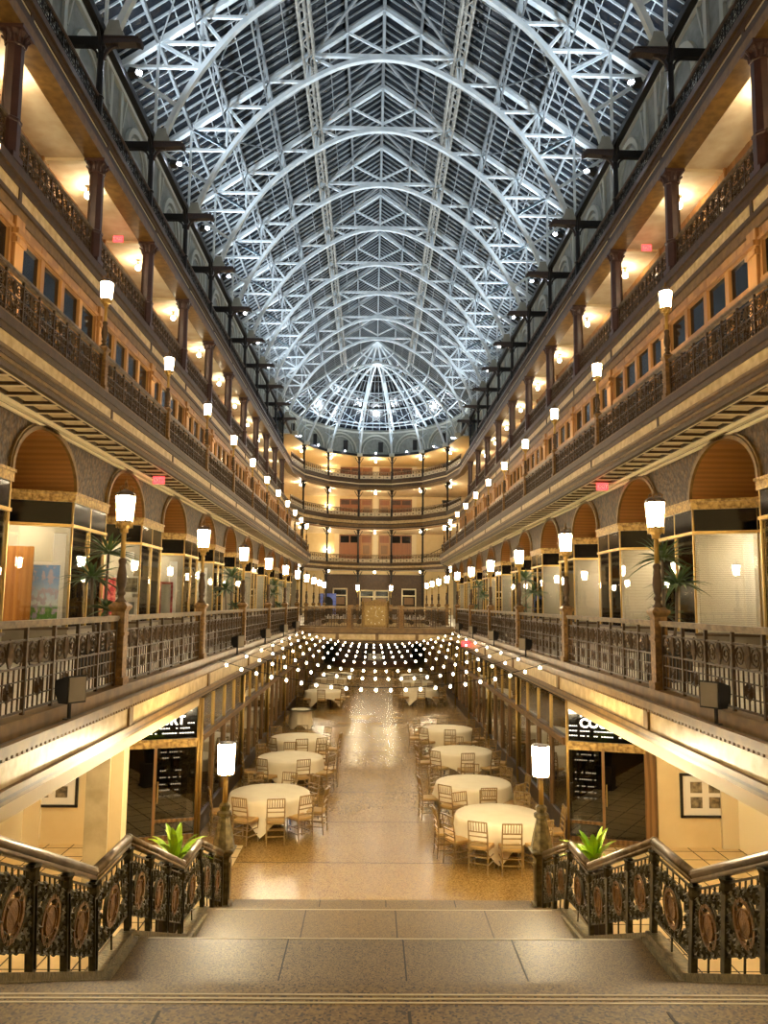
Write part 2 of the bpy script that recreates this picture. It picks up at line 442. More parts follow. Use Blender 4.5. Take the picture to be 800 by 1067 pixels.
# ------------------------------------------------------------------ first balcony: arcade wall, vaults
YC0 = -0.45                                    # alcoves sit a little before each post
AW, AZ, AH = 1.62, 3.90, 1.08                  # half width, spring height above deck, rise
NA = 18
def arch_pts(w=AW, h=AH): return [(-w * cos(pi * i / NA), AZ + h * sin(pi * i / NA)) for i in range(NA + 1)]
UNITS = list(range(0, 14))
ZT = 8.66 - D1
wl = {-1: MB(), 1: MB()}; va = MB(); ar = MB()
for s in (-1, 1):
    for k in UNITS:
        yc = post_y(k) + YC0
        pts = arch_pts()
        X = s * XW1
        vs = []; fs = []
        for (y, z) in pts: vs += [(X, yc + y, D1 + z), (X, yc + y, D1 + ZT)]
        for i in range(NA): fs.append((2 * i, 2 * i + 2, 2 * i + 3, 2 * i + 1))
        wl[s].add(vs, fs)
        wl[s].add([(X, yc - B / 2, D1 + 3.65), (X, yc - AW, D1 + 3.65), (X, yc - AW, D1 + ZT), (X, yc - B / 2, D1 + ZT)], [(0, 1, 2, 3)])
        wl[s].add([(X, yc + B / 2, D1 + 3.65), (X, yc + AW, D1 + 3.65), (X, yc + AW, D1 + ZT), (X, yc + B / 2, D1 + ZT)], [(0, 1, 2, 3)])
        # vault and its end
        vs = []; fs = []
        for (y, z) in pts: vs += [(X, yc + y, D1 + z), (s * 9.3, yc + y, D1 + z)]
        for i in range(NA): fs.append((2 * i, 2 * i + 2, 2 * i + 3, 2 * i + 1))
        fs.append(tuple(2 * i + 1 for i in range(NA + 1)))
        va.add(vs, fs)
        va.box(s * 8.6, s * 9.3, yc - AW, yc + AW, D1 + 3.66, D1 + 3.90)
        # archivolt
        for (w0, w1, d) in ((AW, AW + 0.09, 0.07), (AW + 0.11, AW + 0.15, 0.05)):
            a0 = arch_pts(w0, AH + (w0 - AW)); a1 = arch_pts(w1, AH + (w1 - AW)); vs = []; fs = []
            for (p, q) in zip(a0, a1):
                vs += [(X, yc + p[0], D1 + p[1]), (X - s * d, yc + p[0], D1 + p[1]), (X - s * d, yc + q[0], D1 + q[1]), (X, yc + q[0], D1 + q[1])]
            for i in range(NA):
                o = 4 * i
                for j in range(4): fs.append((o + j, o + 4 + j, o + 4 + (j + 1) % 4, o + (j + 1) % 4))
            ar.add(vs, fs)
struct('wall_left_arcade', wl[-1], M['relief']); struct('wall_right_arcade', wl[1], M['relief'])
struct('ceiling_vault', va, M['vault'])
trim(ar, M['brownlit'])

# side shop rooms on the balcony: back wall, ceiling
sw = MB(); sc = MB()
for s in (-1, 1):
    sw.box(s * 11.0, s * 11.2, YN, YE, D1, 7.2)
    for k in UNITS:
        yc = post_y(k) + YC0
        poly = [(s * XW1, yc - B / 2), (s * XW1, yc - AW), (s * 8.55, yc - 1.1), (s * 8.55, yc + 1.1), (s * XW1, yc + AW), (s * XW1, yc + B / 2), (s * 11.0, yc + B / 2), (s * 11.0, yc - B / 2)]
        sc.prism(poly, 'z', D1 + 3.62, D1 + 3.655)
        sw.box(s * 7.4, s * 11, yc + B / 2 - 0.05, yc + B / 2 + 0.05, D1, 7.15)
struct('wall_shop', sw, M['shopwall']); struct('ceiling_shop', sc, M['shopwall'])

# cornice between arcade wall and the soffit of the gallery above
cn = MB()
for s in (-1, 1):
    cn.box(s * 7.15, s * 7.27, YN, YS, 8.60, 8.68); cn.box(s * 7.20, s * 7.27, YN, YS, 8.50, 8.555)
trim(cn, M['creamtrim'])
# soffit with coffers
so = MB(); cr = MB(); cp_ = MB(); rb = MB()
for s in (-1, 1):
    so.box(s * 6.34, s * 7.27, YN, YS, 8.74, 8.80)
    for k in range(0, 14):
        for j in range(8):
            y = post_y(k) + j * B / 8
            if y > YS: continue
            rb.box(s * 6.42, s * 7.15, y - 0.055, y + 0.055, 8.68, 8.745); cr.box(s * 6.42, s * 7.15, y - 0.02, y + 0.02, 8.66, 8.69)
            cp_.box(s * 6.57, s * 7.04, y + 0.12, y + B / 8 - 0.12, 8.72, 8.745)
    rb.box(s * 6.42, s * 6.52, YN, YS, 8.68, 8.745); cr.box(s * 6.39, s * 6.43, YN, YS, 8.655, 8.69)
    rb.box(s * 7.10, s * 7.16, YN, YS, 8.68, 8.745)
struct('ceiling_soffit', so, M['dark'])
trim(cr, M['creamtrim']); trim(cp_, M['cream']); trim(rb, M['brown'])

# ------------------------------------------------------------------ second gallery
G2 = [(-X2, YN), (-X2, 75.0), apse(-64.3, X3, 12.3), apse(-38.57, X3, 12.3), apse(-12.86, X3, 12.3)]
G2 = G2 + [(-x, y) for x, y in reversed(G2)]
G3 = [(-X3, YN)] + APSE[0:4]
G3 = G3 + [(-x, y) for x, y in reversed(G3)]
def fas(path, pieces):
    for (d0, d1, z0, z1, m) in pieces:
        mb = MB(); band(mb, path, d0, d1, z0, z1); trim(mb, M[m])
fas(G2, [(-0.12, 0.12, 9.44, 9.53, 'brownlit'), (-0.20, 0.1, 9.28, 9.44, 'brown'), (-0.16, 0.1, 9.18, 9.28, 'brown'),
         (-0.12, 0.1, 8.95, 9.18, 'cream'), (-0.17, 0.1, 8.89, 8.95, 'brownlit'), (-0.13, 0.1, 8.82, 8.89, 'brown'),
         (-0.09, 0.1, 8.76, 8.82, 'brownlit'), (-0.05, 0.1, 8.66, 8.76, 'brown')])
dv = MB()
for s in (-1, 1):
    for k in range(2, 14):
        dv.box(s * (X2 - 0.14), s * (X2), post_y(k) + 0.32, post_y(k) + 0.42, 8.95, 9.18)
trim(dv, M['brown'])
def gallery_floor(name, path, zt, t, bx, m):
    mb = MB(); h = len(path) // 2
    L = path[:h]
    for s in (-1, 1):
        for i in range(h - 1):
            (xa, ya), (xb, yb) = L[i], L[i + 1]
            xa *= -s; xb *= -s
            poly = [(xa, ya), (xb, yb), (s * bx, yb), (s * bx, ya)]
            if s * xa < 0: poly = poly
            mb.prism(poly, 'z', zt - t, zt)
    (xa, ya) = L[-1]
    mb.box(-bx, bx, ya, YE, zt - t, zt)
    return struct(name, mb, m)
def sgnpath(path): return path
gallery_floor('floor_second_gallery', G2, D2 - 0.02, 0.6, 11.4, M['deck'])
gallery_floor('floor_third_gallery', G3, D3 - 0.02, 1.35, 11.4, M['ceil'])
gallery_floor('floor_top_gallery', G3, D4 - 0.02, 1.08, 11.4, M['ceil'])

# third gallery fascia
fas(G3, [(-0.12, 0.12, 14.84, 14.94, 'brownlit'), (-0.22, 0.1, 14.62, 14.84, 'brown'), (-0.14, 0.1, 14.44, 14.62, 'brown'),
         (-0.10, 0.1, 14.10, 14.44, 'cream'), (-0.16, 0.1, 13.98, 14.10, 'brown'), (-0.10, 0.1, 13.72, 13.98, 'brownlit'),
         (-0.04, 0.2, 13.52, 13.72, 'brown'), (0.02, 0.3, 13.36, 13.52, 'woodwin')])
# top gallery fascia
fas(G3, [(-0.14, 0.12, 19.20, 19.34, 'brown'), (-0.22, 0.1, 19.02, 19.20, 'brown'), (-0.14, 0.1, 18.86, 19.02, 'brown'),
         (-0.10, 0.1, 18.70, 18.86, 'creamtrim'), (-0.16, 0.1, 18.50, 18.70, 'brown'), (-0.12, 0.28, 18.34, 18.50, 'brown'),
         (-0.26, 0.30, 18.04, 18.34, 'brownlit')])
dv = MB()
for s in (-1, 1):
    for k in range(2, 15):
        y = post_y(k) - 0.1
        dv.box(s * (X3 - 0.13), s * X3, y + 0.42, y + 0.56, 14.10, 14.44)
        dv.box(s * (X3 - 0.13), s * X3, y + 0.42, y + 0.56, 18.70, 18.86)
trim(dv, M['brown'])
# ceiling beams of the third gallery
cb = MB()
for s in (-1, 1):
    for k in range(2, 14): cb.box(s * 8.9, s * XW3, post_y(k) - 0.1, post_y(k) + 0.1, 18.10, 18.24)
trim(cb, M['creamtrim'])

# ------------------------------------------------------------------ window walls of the second and third galleries (one window unit per bay)
NWIN = [0]
def window_unit(h, sill, top, npan, pil, body, lower_dark=False, cap=True):
    NWIN[0] += 1
    r = empty('window_%d' % NWIN[0]); r['kind'] = 'structure'
    L = B
    MB().box(-0.10, -0.04, -L / 2, L / 2, 0, h).build('window_panes', M['darkpane'], r)
    f = MB()
    f.box(-0.06, 0.02, -L / 2, L / 2, 0, sill - 1.75)                 # lower panel
    f.box(-0.06, 0.03, -L / 2, L / 2, sill - 1.8, sill - 1.68)
    f.box(-0.06, 0.07, -L / 2, L / 2, sill - 0.12, sill)              # transom rail
    f.box(-0.06, 0.04, -L / 2, L / 2, top, h)
    f.box(-0.06, 0.10, -L / 2, L / 2, top + 0.02, top + 0.10)
    for i in range(npan + 1):
        y = -L / 2 + pil / 2 + (L - pil) * i / npan
        f.box(-0.06, 0.05, y - 0.10, y + 0.10, 0, h)
    f.build('window_frame', M[body], r)
    p = MB()
    for e in (-1, 1):
        y = e * L / 2
        p.box(-0.06, 0.14, y - pil / 2 if e > 0 else y, y if e > 0 else y + pil / 2, 0, h)
        if cap:
            p.box(-0.06, 0.19, y - pil / 2 - 0.03 if e > 0 else y, y if e > 0 else y + pil / 2 + 0.03, top - 0.30, top - 0.18)
            p.box(-0.06, 0.22, y - pil / 2 - 0.05 if e > 0 else y, y if e > 0 else y + pil / 2 + 0.05, top - 0.10, top + 0.02)
    p.build('window_trim', M[body], r)
    return r
w2 = window_unit(D3 - 1.37 - D2 + 0.02, 2.86, 3.72, 4, 0.42, 'woodwin')
w3 = window_unit(18.22 - D3, 1.45, 2.62, 4, 0.36, 'woodwin')
first = {2: True, 3: True}
for lv, proto, xw, zz in ((2, w2, XW2, D2), (3, w3, XW3, D3)):
    for s in (-1, 1):
        for k in range(1, 14):
            y = post_y(k) + B / 2
            if first[lv]: o = proto; first[lv] = False
            else:
                o = copy_tree(proto); NWIN[0] += 1; o.name = 'window_%d' % NWIN[0]
            o.location = (s * xw, y, zz); o.rotation_euler = (0, 0, 0 if s < 0 else pi)
# cream frieze over the third gallery windows, solid walls behind everything
bk = MB()
for s in (-1, 1):
    bk.box(s * 11.4, s * 11.6, YN, YE, -0.2, 27.0)
struct('wall_outer', bk, M['creamwall'])
# near blind part (behind the photographer's shoulders) of the galleries
nb = MB()
for s in (-1, 1):
    nb.box(s * (XW2), s * (XW2 + 0.2), YN, post_y(1), D2, D3 - 1.35); nb.box(s * XW3, s * (XW3 + 0.2), YN, post_y(1), D3, 18.2)
struct('wall_near', nb, M['creamwall'])

# ------------------------------------------------------------------ top gallery: grey wall with arches
gw = MB(); gm = MB(); gd = MB()
for s in (-1, 1):
    gw.box(s * XW4, s * (XW4 + 0.3), YN, YS + 3, D4, 24.95)
    for k in range(2, 14):
        yc = post_y(k) - 0.3 + B / 2; X = s * XW4
        zc = 22.55
        for (r0, r1, d) in ((1.25, 1.48, 0.14), (0.98, 1.10, 0.07)):
            vs = []; fs = []
            for i in range(15):
                a = pi * i / 14
                for (rr, dd) in ((r0, 0), (r0, d), (r1, d), (r1, 0)):
                    vs.append((X - s * dd, yc + rr * cos(a), zc + rr * sin(a)))
            for i in range(14):
                o = 4 * i
                for j in range(4): fs.append((o + j, o + 4 + j, o + 4 + (j + 1) % 4, o + (j + 1) % 4))
            fs += [(0, 1, 2, 3), (59, 58, 57, 56)]
            gm.add(vs, fs)
        for e in (-1, 1):
            gm.box(X, X - s * 0.14, yc + e * 1.25, yc + e * 1.48, D4, zc)
            gm.box(X, X - s * 0.18, yc + e * 1.18, yc + e * 1.55, zc - 0.12, zc + 0.02)
            gm.box(X, X - s * 0.10, yc + e * 2.05, yc + e * 2.30, D4, 24.6)
            gm.bar((X - s * 0.05, yc + e * 1.55, 24.5), (X - s * 0.05, yc + e * 2.0, 23.0), 0.1, 0.08)
        gd.box(X, X - s * 0.05, yc - 0.32, yc + 0.32, 20.6, 22.2)
    gm.box(s * XW4, s * (XW4 - 0.24), YN, YS + 2, 24.55, 24.78)
    gm.box(s * XW4, s * (XW4 - 0.14), YN, YS + 2, 24.35, 24.55)
struct('wall_clerestory', gw, M['grey']); trim(gm, M['greylit']); trim(gd, M['dark'])

# ring beam over the stems and its apse
RG = [(-X3, YN)] + APSE[0:4]; RG = RG + [(-x, y) for x, y in reversed(RG)]
mb = MB(); band(mb, RG, -0.11, 0.11, 22.06, 22.32); trim(mb, M['black'])
# apse drum: ceiling slab of the top gallery at the end and the arched wall above
sl = MB(); h = 5
for s in (-1, 1):
    for i in range(1, 4):
        (xa, ya), (xb, yb) = APSE[i - 1], APSE[i]
        sl.prism([(-s * xa, ya), (-s * xb, yb), (s * 11.4, yb), (s * 11.4, ya)], 'z', 22.02, 22.12)
sl.box(-11.4, 11.4, APSE[3][1], YE, 22.02, 22.12)
struct('ceiling_apse', sl, M['creamwall'])
DR = [apse(p, 9.5, 13.2) for p in range(-90, 91, 6)]
dw = MB(); band(dw, DR, 0.0, 0.25, 22.1, 25.5); struct('wall_drum', dw, M['grey'])
da = MB(); dd_ = MB()
for i in range(7):
    pm = (PHI[i] + PHI[i + 1]) / 2; half = 11.6
    for (r0, zr, rr) in ((1.0, 2.1, 0.10), (0.80, 1.7, 0.06)):
        pts = []
        for j in range(17):
            a = pi * j / 16
            x, y = apse(pm - half * r0 * cos(a), 9.42, 13.1)
            pts.append((x, y, 22.75 + zr * sin(a)))
        da.tube(pts, rr, 6)
    x, y = apse(pm + 3.5, 9.45, 13.1)
    dd_.box(x - 0.28, x + 0.28, y - 0.1, y + 0.1, 22.8, 24.0)
trim(da, M['greylit']); trim(dd_, M['dark'])
mb = MB(); band(mb, DR, -0.12, 0.05, 25.05, 25.25); trim(mb, M['greylit'])

# ------------------------------------------------------------------ skylight
def zU(x): return 26.03 + 0.7035 * (8.63 - abs(x))
ZR = zU(0) - 0.05
ARC = [(8.30, 22.16), (7.80, 23.45), (6.98, 24.95), (5.80, 26.55), (4.60, 27.65), (3.50, 28.42), (2.19, 29.14), (1.1, 29.50), (0.0, 29.62)]
def zA(x):
    x = abs(x)
    for (xa, za), (xb, zb) in zip(ARC, ARC[1:]):
        if xb <= x <= xa:
            t = (xa - x) / (xa - xb); return za + (zb - za) * t
    return 22.16
def xA(z):
    for (xa, za), (xb, zb) in zip(ARC, ARC[1:]):
        if za <= z <= zb:
            t = (z - za) / (zb - za); return xa + (xb - xa) * t
    return 0.0
def smooth_arc(n=5):
    P = [Vector((x, z)) for x, z in ARC]; P = [Vector((8.5, 21.4))] + P + [Vector((-1.1, 29.50))]
    out = []
    for i in range(1, len(P) - 2):
        for j in range(n):
            t = j / n; a, b, c, d = P[i - 1], P[i], P[i + 1], P[i + 2]
            q = 0.5 * ((2 * b) + (c - a) * t + (2 * a - 5 * b + 4 * c - d) * t * t + (3 * b - a - 3 * c + d) * t ** 3)
            out.append((q.x, q.y))
    out.append(ARC[-1]); return out
SA = smooth_arc(3)
YT = [post_y(k) - 0.3 for k in range(3, 14)]
YG0 = 11.0
sky = MB()
for s in (-1, 1):
    sky.add([(s * 10.25, YG0, zU(10.25) + 0.18), (0, YG0, zU(0) + 0.18), (0, YD, zU(0) + 0.18), (s * 10.25, YD, zU(10.25) + 0.18)], [(0, 1, 2, 3)])
NODE = [8.63, 7.05, 5.25, 3.40, 1.70]
# apse skylight
FI = list(PHI)
def dome_pt(phi, q, z): return (*apse(phi, 10.25 * q, 14.4 * q), z)
for i in range(7):
    a = [dome_pt(PHI[i], 1.0, zU(10.25) + 0.18), dome_pt(PHI[i + 1], 1.0, zU(10.25) + 0.18), (0, YD, zU(0) + 0.18)]
    sky.add(a, [(0, 1, 2)])
struct('ceiling_skylight', sky, M['skyglass'])
struct('ceiling_near', MB().box(-11.4, 11.4, YN, YG0, 25.6, 25.8), M['dark'])
# glazing bars
gb = MB(); pb = MB()
y = YG0 + 0.2; j = 0
while y < YD:
    for s in (-1, 1):
        w = 0.035 if j % 2 else 0.055
        gb.bar((s * 10.2, y, zU(10.2) + 0.12), (0, y, zU(0) + 0.12), w, 0.08)
    y += 0.55 if j % 2 else 0.50; j += 1
for s in (-1, 1):
    for x in (9.3, 7.85, 6.15, 4.3, 2.55):
        gb.bar((s * x, YG0, zU(x) + 0.12), (s * x, YD, zU(x) + 0.12), 0.035, 0.05)
for i in range(7):
    for t in (0.2, 0.4, 0.6, 0.8):
        ph = PHI[i] * (1 - t) + PHI[i + 1] * t
        a = Vector(dome_pt(PHI[i], 1, zU(10.25) + 0.1)); b = Vector(dome_pt(PHI[i + 1], 1, zU(10.25) + 0.1))
        p = a.lerp(b, t); gb.bar(p, (0, YD, zU(0) + 0.05), 0.05, 0.07)
    for q in (0.85, 0.7, 0.55, 0.4):
        a = Vector(dome_pt(PHI[i], q, zU(10.25 * q) + 0.1)); b = Vector(dome_pt(PHI[i + 1], q, zU(10.25 * q) + 0.1))
        gb.bar(a, b, 0.06, 0.07)
trim(gb, M['bar'])

# roof trusses: one per bay
def half_truss(f_pt, ch, web, low, up, wb, full=True):
    """f_pt(x,z)->world point; fills chord meshes"""
    for (a, b) in zip(SA, SA[1:]):
        low.bar(f_pt(*a), f_pt(*b), ch, ch * 0.9)
    up.bar(f_pt(10.05, zU(10.05)), f_pt(0, zU(0)), ch * 1.15, ch)
    nd = [(10.05, zU(10.05))] + [(x, zU(x)) for x in NODE[:4]]
    hit = [(xA(z), z) for (x, z) in nd[:4]]
    for i, (x, z) in enumerate(nd[:4]):
        wb.bar(f_pt(x, z), f_pt(*hit[i]), web)                                 # horizontal
        if i > 0: wb.bar(f_pt(x, z), f_pt(x, zA(x)), web * 0.8)                 # vertical
        if i > 0: wb.bar(f_pt(x, z), f_pt(*hit[i - 1]), web)                    # diagonal
        else: wb.bar(f_pt(x, z), f_pt(7.80, 23.45), web)
        x2, z2 = nd[i + 1]
        wb.bar(f_pt(x2, z2), f_pt(*hit[i]), web) if i == 0 else None
    x, z = nd[4]
    wb.bar(f_pt(x, z), f_pt(x, zA(x)), web); wb.bar(f_pt(x, z), f_pt(2.2, 29.1), web); wb.bar(f_pt(x, z), f_pt(*hit[3]), web)

def make_truss():
    r = empty('roof_truss')
    low = MB(); up = MB(); wb = MB()
    for s in (-1, 1):
        half_truss(lambda x, z: (s * x, 0, z), 0.21, 0.115, low, up, wb)
        ft = MB().box(s * 8.05, s * 8.62, -0.15, 0.15, 21.97, 22.12)
        ft.prism([(s * 8.10, 22.1), (s * 8.62, 22.1), (s * 8.50, 22.5), (s * 8.2, 22.5)], 'y', -0.12, 0.12)
        ft.build('foot_plate', M['grey'], r)
    wb.bar((-3.45, 0, 29.73), (3.45, 0, 29.73), 0.17, 0.15)
    wb.bar((0, 0, 29.6), (0, 0, ZR), 0.12)
    for s in (-1, 1):
        wb.bar((0, 0, 30.0), (s * 1.7, 0, zU(1.7)), 0.10); wb.bar((s * 1.7, 0, zU(1.7)), (s * 1.7, 0, 29.73), 0.08)
    low.build('arched_chord', M['truss'], r); up.build('rafter', M['truss'], r); wb.build('web_bracing', M['truss'], r)
    return r
tp = make_truss()
for i, y in enumerate(YT):
    o = tp if i == 0 else copy_tree(tp)
    o.location = (0, y, 0)
    tag(o, '%s white steel arched roof truss from the stair, spanning the hall under the skylight' % ORD[i], 'roof truss', 'arched trusses of the skylight')
# longitudinal lattice girders and purlins
for s in (-1, 1):
    gi = MB()
    for dx in (-0.24, 0.24):
        for dz in (0.05, -0.5): gi.bar((s * 3.4 + dx, YG0, zU(3.4) + dz - 0.05), (s * 3.4 + dx, YD - 0.3, zU(3.4) + dz - 0.05), 0.09)
    y = YG0; e = 1
    while y < YD - 0.8:
        gi.bar((s * 3.4 - e * 0.24, y, zU(3.4) - 0.53), (s * 3.4 + e * 0.24, y + 0.55, zU(3.4) - 0.53), 0.06, 0.03)
        gi.bar((s * 3.4 - s * 0.24, y, zU(3.4) - (0.5 if e > 0 else 0)), (s * 3.4 - s * 0.24, y + 0.55, zU(3.4) - (0 if e > 0 else 0.5)), 0.05)
        y += 0.55; e = -e
    gi.box(s * 3.4 - 0.07, s * 3.4 + 0.07, YG0, YD - 0.3, zU(3.4) - 0.06, zU(3.4) + 0.0)
    o = gi.build('lattice_girder', M['girder'])
    tag(o, 'long weathered steel lattice girder under the skylight, %s of the ridge' % (SIDE[s]), 'girder', 'long girders of the skylight')
pu = MB()
for s in (-1, 1):
    for x in (8.63, 7.05, 5.25, 1.70):
        pu.bar((s * x, YG0, zU(x) - 0.02), (s * x, YD, zU(x) - 0.02), 0.12, 0.16)
pu.bar((0, YG0, zU(0) - 0.02), (0, YD, zU(0) - 0.02), 0.16, 0.22)
trim(pu, M['rafter'])
# wind bracing between neighbouring trusses
for i in range(len(YT) - 1):
    wbm = MB(); y0, y1 = YT[i], YT[i + 1]
    for s in (-1, 1):
        wbm.bar((0, y0, 29.66), (s * 3.3, y1, 29.7), 0.10)
        for x, dz in ((7.05, 0.95), (5.25, 1.0)):
            zt = zU(x) - 0.05; n = 6
            wbm.bar((s * x, y0, zt - dz), (s * x, y1, zt - dz), 0.07)
            for j in range(n):
                a = y0 + (y1 - y0) * j / n; b = y0 + (y1 - y0) * (j + 1) / n
                wbm.bar((s * x, a, zt - (dz if j % 2 else 0)), (s * x, b, zt - (0 if j % 2 else dz)), 0.05)
        wbm.bar((s * 8.63, y0, zU(8.63) - 0.1), (s * 5.25, y1, zU(5.25) - 0.1), 0.05)
        wbm.bar((s * 5.25, y0, zU(5.25) - 0.1), (s * 8.63, y1, zU(8.63) - 0.1), 0.05)
    o = wbm.build('wind_bracing', M['rafter'])
    tag(o, 'thin grey steel bracing between the %s and %s roof trusses from the stair' % (ORD[i], ORD[i + 1]), 'bracing', 'bracing bays of the skylight')

# ribs of the apse
def make_rib(phi):
    r = empty('apse_rib', (0, YD, 0))
    sx = sin(radians(phi)); cy_ = cos(radians(phi))
    def P(x, z):
        q = x / 8.30
        return (8.30 * q * sx, 11.7 * q * cy_, z)
    low = MB(); up = MB(); wb = MB()
    half_truss(P, 0.18, 0.05, low, up, wb)
    low.build('arched_chord', M['truss'], r); up.build('rafter', M['truss'], r); wb.build('web_bracing', M['truss'], r)
    x, z = P(8.4, 22.1)[:2], 0
    MB().box(x[0] - 0.3, x[0] + 0.3, x[1] - 0.3, x[1] + 0.3, 22.0, 22.35).build('foot_plate', M['greylit'], r)
    return r
for i, ph in enumerate(PHI):
    o = make_rib(ph)
    tag(o, '%s white rib from the poster side in the rounded far end of the skylight' % ORD[i], 'roof rib', 'ribs of the rounded skylight end')
pr = MB()
for i in range(7):
    for q0 in NODE[:4] + [1.7]:
        q = q0 / 8.30
        a = (*apse(PHI[i], 8.3 * q, 11.7 * q), zU(q0)); b = (*apse(PHI[i + 1], 8.3 * q, 11.7 * q), zU(q0)); pr.bar(a, b, 0.12)
    for q0 in (6.9, 5.0):
        q = q0 / 8.3
        a = (*apse(PHI[i], 8.3 * q, 11.7 * q), zA(q0)); b = (*apse(PHI[i + 1], 8.3 * q, 11.7 * q), zA(q0)); pr.bar(a, b, 0.09)
        c = (*apse(PHI[i + 1], 8.3 * q * 1.05, 11.7 * q * 1.05), zU(q0 * 1.05)); d = (*apse(PHI[i], 8.3 * q * 1.05, 11.7 * q * 1.05), zU(q0 * 1.05))
        pr.bar(a, c, 0.06); pr.bar(b, d, 0.06)
trim(pr, M['truss'])
hub = MB().lathe([(0.0, -0.1), (0.5, -0.1), (0.5, 0.15), (0.0, 0.15)], 16, (0, YD, 29.62)); trim(hub, M['truss'])

# ------------------------------------------------------------------ railings
def spiral(cx, cz, r, turns, sgn, y, t=0.008, n=18, start=0.0):
    return [(0.0, cx + sgn * r * (1 - 0.85 * i / n) * cos(start + turns * 2 * pi * i / n), cz + r * (1 - 0.85 * i / n) * sin(start + turns * 2 * pi * i / n)) for i in range(n + 1)]

def rail_panel(L, H, nsub, name='railing', iron='iron', top='handrail', gap=0.22, infill=False, tr=0.0075, dense=False):
    """railing section along local +Y, base at z=0"""
    r = empty(name)
    hr = MB().box(-0.05, 0.05, 0, L, H - 0.045, H); hr.box(-0.035, 0.035, 0, L, H - 0.075, H - 0.045)
    hr.build('handrail', M[top], r)
    bars = MB(); up = bars; sc = bars
    w = L / nsub; zt = H - gap; zm = H * 0.50
    bars.box(-0.012, 0.012, 0, L, 0.03, 0.055); bars.box(-0.012, 0.012, 0, L, zt, zt + 0.022); bars.box(-0.012, 0.012, 0, L, zm - 0.01, zm + 0.012)
    bars.box(-0.008, 0.008, 0, L, zm * 0.36, zm * 0.36 + 0.014); bars.box(-0.008, 0.008, 0, L, zm * 0.70, zm * 0.70 + 0.014)
    for i in range(nsub + 1):
        y = min(max(i * w, 0.02), L - 0.02)
        up.box(-0.02, 0.02, y - 0.02, y + 0.02, 0.0, H - 0.07)
        up.lathe([(0.02, 0), (0.032, 0.015), (0.02, 0.03)], 8, (0, y, zt - 0.02))
    for i in range(nsub):
        y0 = i * w
        nb = 6
        for j in range(1, nb):
            y = y0 + w * j / nb
            bars.box(-0.008, 0.008, y - 0.008, y + 0.008, 0.03, zm)
        zc = (zt + zm) / 2 + 0.005; rr = min((zt - zm) * 0.47, w * 0.21)
        for e in (-1, 1):
            cy0 = y0 + w / 2 + e * w * 0.26
            sc.tube(spiral(cy0, zc, rr, 1.9, e, 0), tr * 1.3, 4)
            sc.tube([(0, cy0 - e * rr * 0.9, zt), (0, cy0 + e * 0.02, zt - 0.012), (0, cy0 + e * rr, zc)], tr, 4)
            sc.tube([(0, cy0 + e * rr, zc), (0, cy0 + e * rr * 0.5, zm + 0.02), (0, cy0 - e * rr, zm)], tr, 4)
        # central palmette
        yc = y0 + w / 2
        for e in (-1, 0, 1):
            sc.tube([(0, yc, zm), (0, yc + e * 0.05, zc - 0.02), (0, yc + e * 0.028, zt - 0.03), (0, yc, zt + 0.03)], [tr, tr * 2.4, tr * 1.8, tr], 5)
        if dense:
            for e in (-1, 0, 1):
                for zz in (0.27, 0.76):
                    sc.tube(spiral(yc + e * w * 0.3, zm * zz, min(zm * 0.22, w * 0.15), 1.7, 1 if e >= 0 else -1, 0), tr * 1.1, 4)
        # rosette in the lattice
        zr = zm * 0.53; rs = min(0.10, w * 0.16)
        for a in range(8):
            sc.tube([(0, yc + rs * cos(a * pi / 4 + t) * (0.4 + 0.6 * t / 3) , zr + rs * sin(a * pi / 4 + t) * (0.4 + 0.6 * t / 3)) for t in (0, 0.8, 1.6, 2.4, 3.0)], tr * 1.2, 4)
        sc.lathe([(0.001, -0.018), (0.02, -0.014), (0.02, 0.014), (0.001, 0.018)], 6, (0, yc, zr))
    bars.build('scroll_lattice', M[iron], r)
    if infill: MB().box(-0.006, 0.006, 0.02, L - 0.02, 0.06, H * 0.48).build('infill_panel', M['creamtrim'], r)
    return r
def place(proto, flag, loc, rz):
    o = proto if not flag else copy_tree(proto)
    o.location = loc; o.rotation_euler = (0, 0, rz); return o

# first balcony
L1P = B - 0.30
rp = rail_panel(L1P, 0.99, 7, 'balcony_railing', tr=0.010)
used = False
for s in (-1, 1):
    for k in list(range(0, 7)) + [8, 9, 10]:
        o = place(rp, used, (s * X1, post_y(k) + 0.15, 3.69), 0); used = True
        n = k if k < 7 else k
        tag(o, 'lowest balcony railing between its %s and %s lamp posts, %s' % (ORD[k], ORD[k + 1], SIDE[s]), 'railing', 'lowest balcony railing sections')
# the cross bridge and the far end
br = rail_panel(2.35, 0.99, 3, 'bridge_railing', tr=0.010)
bl = [(YB, -3.82, 0), (YB, -1.28, 1), (YB, 1.30, 2), (YBE, -3.82, 3), (YBE, -1.28, 4), (YBE, 1.30, 5), (YO2, -3.82, 6), (YO2, -1.28, 7), (YO2, 1.30, 8)]
nm = {YB: 'near side of the clock bridge', YBE: 'far side of the clock bridge', YO2: 'far end of the second floor opening'}
pos = ['poster side', 'middle', 'blinds side']
for (y, x, i) in bl:
    o = place(br, i > 0, (x, y, 3.69), -pi / 2)
    tag(o, 'bronze railing on the %s, %s' % (nm[y], pos[i % 3]), 'railing', 'bridge railing sections')
bp = MB().box(-0.1, 0.1, -0.1, 0.1, 0, 1.02); bp.box(-0.13, 0.13, -0.13, 0.13, 1.02, 1.1); bp.box(-0.12, 0.12, -0.12, 0.12, 0, 0.12)
bpo = None
